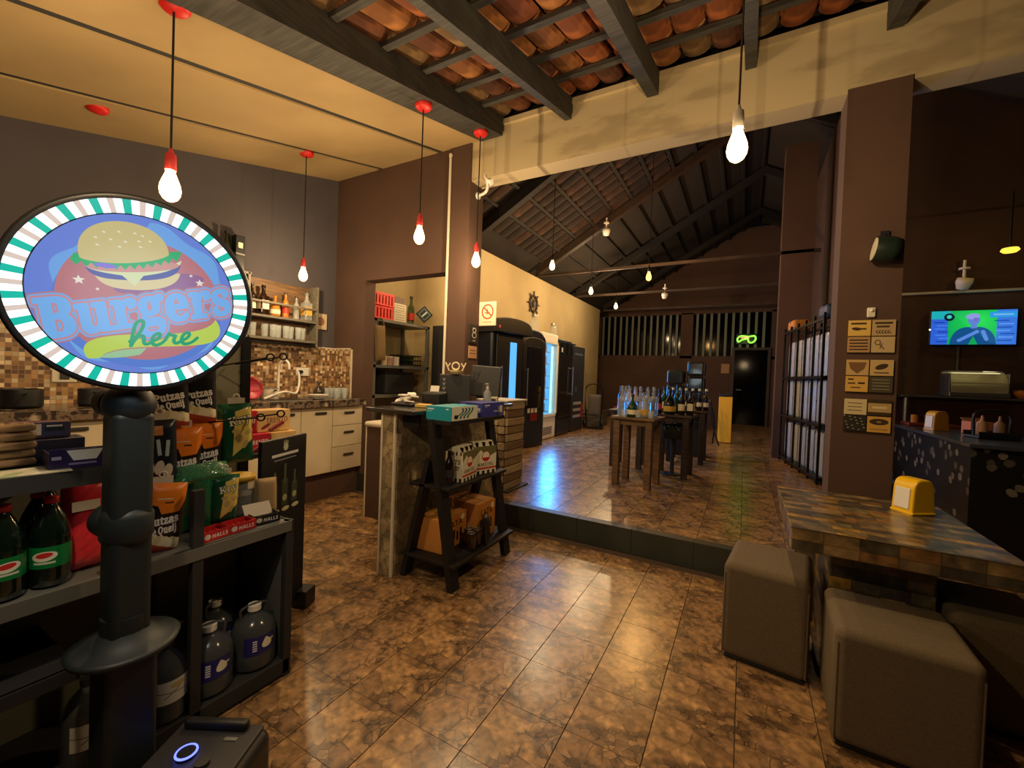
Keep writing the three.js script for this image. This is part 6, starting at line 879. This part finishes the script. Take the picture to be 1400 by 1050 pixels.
{ // high back bar
  const t = thing('back_bar', 'dark maroon back bar with a thin light edged top under the television', 'bar'); part('front_panel', [sb(1.6, 3.55, PT, 1.285, -6.15, -6.75)], std(0x3a1c18, 0.6, { map: TX.grime }), t); part('bar_top', [rb(2.1, 0.03, 0.7, 0.008, 2.55, 1.3, -6.42)], M.blackmatt, t); part('edge_strip', [rb(2.1, 0.014, 0.01, 0.003, 2.55, 1.306, -6.058)], M.steel, t); part('foot_post', [rod([1.55, PT, -6.1], [1.55, 1.29, -6.1], 0.02)], M.steel, t);
  const w = thing('food_warmer', 'curved glass food warmer with a steel lid on the back bar', 'food warmer', [2.14, 1.3155, -6.33]); const s = new THREE.Shape(); s.moveTo(-0.14, 0); s.lineTo(0.14, 0); s.lineTo(0.14, 0.08); s.quadraticCurveTo(0.12, 0.2, 0.0, 0.22); s.lineTo(-0.14, 0.22); s.closePath();
  part('base', [rb(0.46, 0.05, 0.3, 0.01, 0, 0.026, 0)], M.steel, w); part('curved_glass', [T(ext(s, 0.42), 0.21, 0.05, 0, 0, -FX)], phy(0xdcd8b8, 0.08, { transmission: 0.5, thickness: 0, metalness: 0 }), w); part('top_lid', [rb(0.44, 0.012, 0.16, 0.004, 0, 0.275, -0.06)], M.steel, w); part('shelf_tray', [rb(0.38, 0.01, 0.2, 0.004, 0, 0.15, 0)], M.steel, w); part('side_panel', [rb(0.012, 0.2, 0.26, 0.004, 0.222, 0.15, 0), rb(0.012, 0.2, 0.26, 0.004, -0.222, 0.15, 0)], M.steel, w);
  const lw = new THREE.RectAreaLight(new THREE.Color().setRGB(1, 0.85, 0.5), 2.2, 0.36, 0.1); lw.position.set(0, 0.24, 0.0); lw.lookAt(2.14, 0, -6.33); lw.name = 'warmer_light'; w.add(lw); part('lamp_strip', [bx(0.36, 0.006, 0.1, 0, 0.255, 0)], glow(1, 0.85, 0.5, 1.4), w);
  const or = thing('snack_tray', 'orange snack basket beside the food warmer on the back bar', 'basket', [2.52, 1.3155, -6.3]); part('basket', [lathe([[0, 0.002], [0.1, 0.002], [0.14, 0.07], [0.13, 0.07], [0.09, 0.012], [0, 0.012]], 22)], M.orange, or); for (let k = 0; k < 5; k++) part('bread_roll', [T(new RoundedBoxGeometry(0.08, 0.05, 0.06, 2, 0.024), Math.cos(k * 1.3) * 0.06, 0.065, Math.sin(k * 1.3) * 0.06, 0, k, 0)], std(0xc8823a, 0.8), or);
}
{ // television
  const c0 = onZ(1328, 448, -6.93); const t = thing('television', 'wall television showing a blue tinted person on a bright green screen', 'television', c0);
  const scr = print(720, 400, (g, w, h) => {
    fill(g, '#12b84a', 0, 0, w, h); const gr = g.createRadialGradient(420, 120, 20, 400, 150, 300); gr.addColorStop(0, '#25e04a'); gr.addColorStop(1, '#0fa95a'); g.fillStyle = gr; g.fillRect(0, 0, w, h);
    fill(g, '#2f62d8', 0, 0, 150, h); fill(g, '#1fb0b8', 0, 0, 170, 96); fill(g, '#3a78e0', 560, 0, 160, h); fill(g, '#2d9ae6', 500, 22, 220, 66);
    for (let k = 0; k < 7; k++) { fill(g, k % 3 ? '#4c86ee' : '#173a96', 24 + (k * 29) % 50, 130 + k * 38, 96, 12); fill(g, k % 2 ? '#6aa0f4' : '#1e4aa8', 540 + (k * 37) % 50, 120 + k * 38, 120, 12); }
    fill(g, '#7ab8f0', 530, 46, 160, 18); g.fillStyle = '#0d1d2c'; g.beginPath(); g.arc(158, 74, 46, 0, 7); g.fill(); g.fillStyle = '#46d0c0'; g.beginPath(); g.arc(158, 70, 22, 0, 7); g.fill();
    g.fillStyle = '#15508a'; g.beginPath(); g.moveTo(170, 400); g.bezierCurveTo(180, 230, 270, 190, 330, 196); g.lineTo(430, 196); g.bezierCurveTo(510, 210, 560, 300, 560, 400); g.fill();
    g.fillStyle = '#5f7fd0'; g.beginPath(); g.ellipse(370, 110, 52, 66, 0, 0, 7); g.fill(); g.fillRect(346, 150, 52, 60); g.fillStyle = '#8f9ae0'; g.beginPath(); g.ellipse(360, 70, 60, 34, -0.1, 0, 7); g.fill(); g.fillStyle = '#7c5fd0'; g.beginPath(); g.ellipse(384, 108, 20, 22, 0, 0, 7); g.fill();
    g.strokeStyle = '#5a8ae0'; g.lineWidth = 36; g.lineCap = 'round'; g.beginPath(); g.moveTo(250, 352); g.lineTo(400, 250); g.stroke(); g.beginPath(); g.moveTo(480, 340); g.lineTo(450, 250); g.stroke(); g.fillStyle = '#12a858'; g.beginPath(); g.moveTo(330, 400); g.lineTo(370, 300); g.lineTo(410, 400); g.fill();
  }, {});
  scr.emissive = new THREE.Color(1, 1, 1); scr.emissiveMap = scr.map; scr.map = null; scr.color.set(0x050505); scr.emissiveIntensity = 0.95; scr.roughness = 0.3;
  part('bezel', [rb(0.74, 0.425, 0.05, 0.01)], M.black, t); part('screen', card(0.715, 0.398, 0, 0, 0.0262), scr, t); part('standby_light', [sp(0.01, -0.365, -0.02, 0.026, 8)], glow(1, 1, 1, 2), t);
  const l = new THREE.RectAreaLight(new THREE.Color().setRGB(0.2, 0.6, 0.7), 1.0, 0.7, 0.39); l.position.z = 0.04; l.lookAt(c0.clone().add(V(0, 0, 3))); l.name = 'screen_light'; t.add(l);
  solo('cable_cover', 'thin pale cable cover running down the wall from the television', 'cable cover', [rb(0.02, 0.5, 0.012, 0.004)], M.shelfgrey, onZ(1309, 500, -6.98));
}
{ // wooden picture plaques on the pillar, four by three blocks
  const names = ['knife', 'lettering', 'stripes', 'key', 'shield', 'fish', 'handwriting', 'grey bands', 'script', 'bottle', 'dark speckles', 'black tag'];
  const wants = ['yellowish plaque with a dark knife shape, upper block outer top', 'plaque with dark lettering and swirls, upper block inner top', 'brown striped plaque, upper block outer bottom', 'plaque with a dark key shape, upper block inner bottom', 'brown shield plaque, middle block outer top', 'plaque with a dark fish shape, middle block inner top', 'amber plaque with black handwriting, middle block outer bottom', 'dark green plaque with pale bands, middle block inner bottom', 'pale plaque with thin script, lower block outer top', 'plaque with a pale strip between brown bands, lower block inner top', 'dark speckled plaque, lower block outer bottom', 'amber plaque with a wide black tag, lower block inner bottom'];
  const base = ['#d8b25a', '#b59a6c', '#b08a5c', '#c0a878', '#c4a468', '#c8a86c', '#d4a850', '#4a4430', '#d0c090', '#b89a60', '#2c2820', '#cfa048'];
  for (let i = 0; i < 12; i++) {
    const b = i >> 2, r = (i >> 1) & 1, c = i & 1, col = ['#3a2412', '#40301c'][c];
    const m = print(160, 120, (g, w, h) => { fill(g, base[i], 0, 0, w, h); g.fillStyle = g.strokeStyle = col; g.lineWidth = 6;
      if (i === 0) { g.fillRect(20, 18, 110, 14); g.beginPath(); g.ellipse(60, 66, 34, 12, 0.1, 0, 7); g.fill(); g.fillRect(80, 60, 50, 12); } else if (i === 1) { g.fillRect(20, 16, 120, 16); g.fillRect(30, 44, 90, 14); for (let k = 0; k < 5; k++) { g.beginPath(); g.arc(40 + k * 20, 90, 10, 0, 5); g.stroke(); } } else if (i === 2) { for (let k = 0; k < 4; k++) g.fillRect(14, 20 + k * 24, 132, 10); } else if (i === 3) { g.beginPath(); g.arc(44, 44, 18, 0, 7); g.stroke(); g.beginPath(); g.moveTo(56, 56); g.lineTo(90, 96); g.moveTo(76, 50); g.lineTo(60, 90); g.stroke(); }
      else if (i === 4) { g.fillStyle = '#7a5630'; g.beginPath(); g.moveTo(16, 20); g.lineTo(144, 20); g.lineTo(130, 70); g.lineTo(80, 108); g.lineTo(30, 70); g.fill(); } else if (i === 5) { g.beginPath(); g.ellipse(80, 52, 46, 20, -0.3, 0, 7); g.fill(); g.fillRect(30, 94, 100, 8); } else if (i === 6) { g.fillRect(18, 18, 40, 12); g.fillRect(18, 50, 52, 10); g.fillRect(90, 46, 48, 14); g.fillRect(40, 84, 70, 8); } else if (i === 7) { g.fillStyle = '#8a8468'; for (let k = 0; k < 4; k++) g.fillRect(20, 20 + k * 24, 120, 6); }
      else if (i === 8) { for (let k = 0; k < 3; k++) g.fillRect(26, 30 + k * 28, 100, 5); } else if (i === 9) { g.fillRect(0, 0, w, 26); g.fillRect(0, 94, w, 26); g.fillStyle = '#d8c89a'; g.fillRect(30, 50, 100, 16); } else if (i === 10) { g.fillStyle = '#b0a890'; for (let k = 0; k < 16; k++) g.fillRect((k * 47) % 150, (k * 29) % 110, 12, 6); } else { g.beginPath(); g.ellipse(80, 40, 66, 24, 0, 0, 7); g.fill(); g.fillStyle = '#a8823a'; g.fillRect(66, 34, 30, 12); g.fillRect(20, 92, 120, 12); } });
    const x = 0.606 + c * 0.116, y = 1.735 - b * 0.243 - r * 0.102; const t = thing('picture_plaque', wants[i], 'plaque', [x, y, ZB + 0.02], 0, 'plaques on the brown pillar'); part('board', [rb(0.112, 0.098, 0.014, 0.003)], M.wooddark, t); part('printed_face', card(0.11, 0.096, 0, 0, 0.0078), m, t);
  }
  const k = thing('door_chime', 'small cream box above the plaques on the brown pillar', 'sensor', [0.66, 1.83, ZB + 0.022]); part('sensor_body', [rb(0.042, 0.062, 0.02, 0.008)], M.offwhite, k); part('sensor_lens', [sp(0.012, 0, 0.012, 0.01, 10)], M.white, k);
  const l = thing('round_spotlight', 'dark round spotlight with a pale lens mounted high on the brown pillar', 'spotlight', [0.705, 2.19, ZB + 0.09]); part('lamp_body', [T(lathe([[0, -0.07], [0.06, -0.06], [0.075, -0.02], [0.075, 0.06], [0.06, 0.06], [0, 0.05]], 24), 0, 0, 0, 0, 0, FX - 0.15)], std(0x1c2a22, 0.4), l); part('lens', [T(cy(0.066, 0.066, 0.008, 0, 0.056, 0), 0, 0, 0, 0, 0, FX - 0.15)], M.offwhite, l); part('bracket', [rod([0, 0.05, 0], [0.0, 0.1, -0.06], 0.01), bx(0.04, 0.06, 0.02, 0, 0.1, -0.07)], M.black, l);
}
scene.traverse((o) => { if (o.isPointLight || o.isSpotLight) { o.castShadow = true; } });
renderer.render(scene, camera);
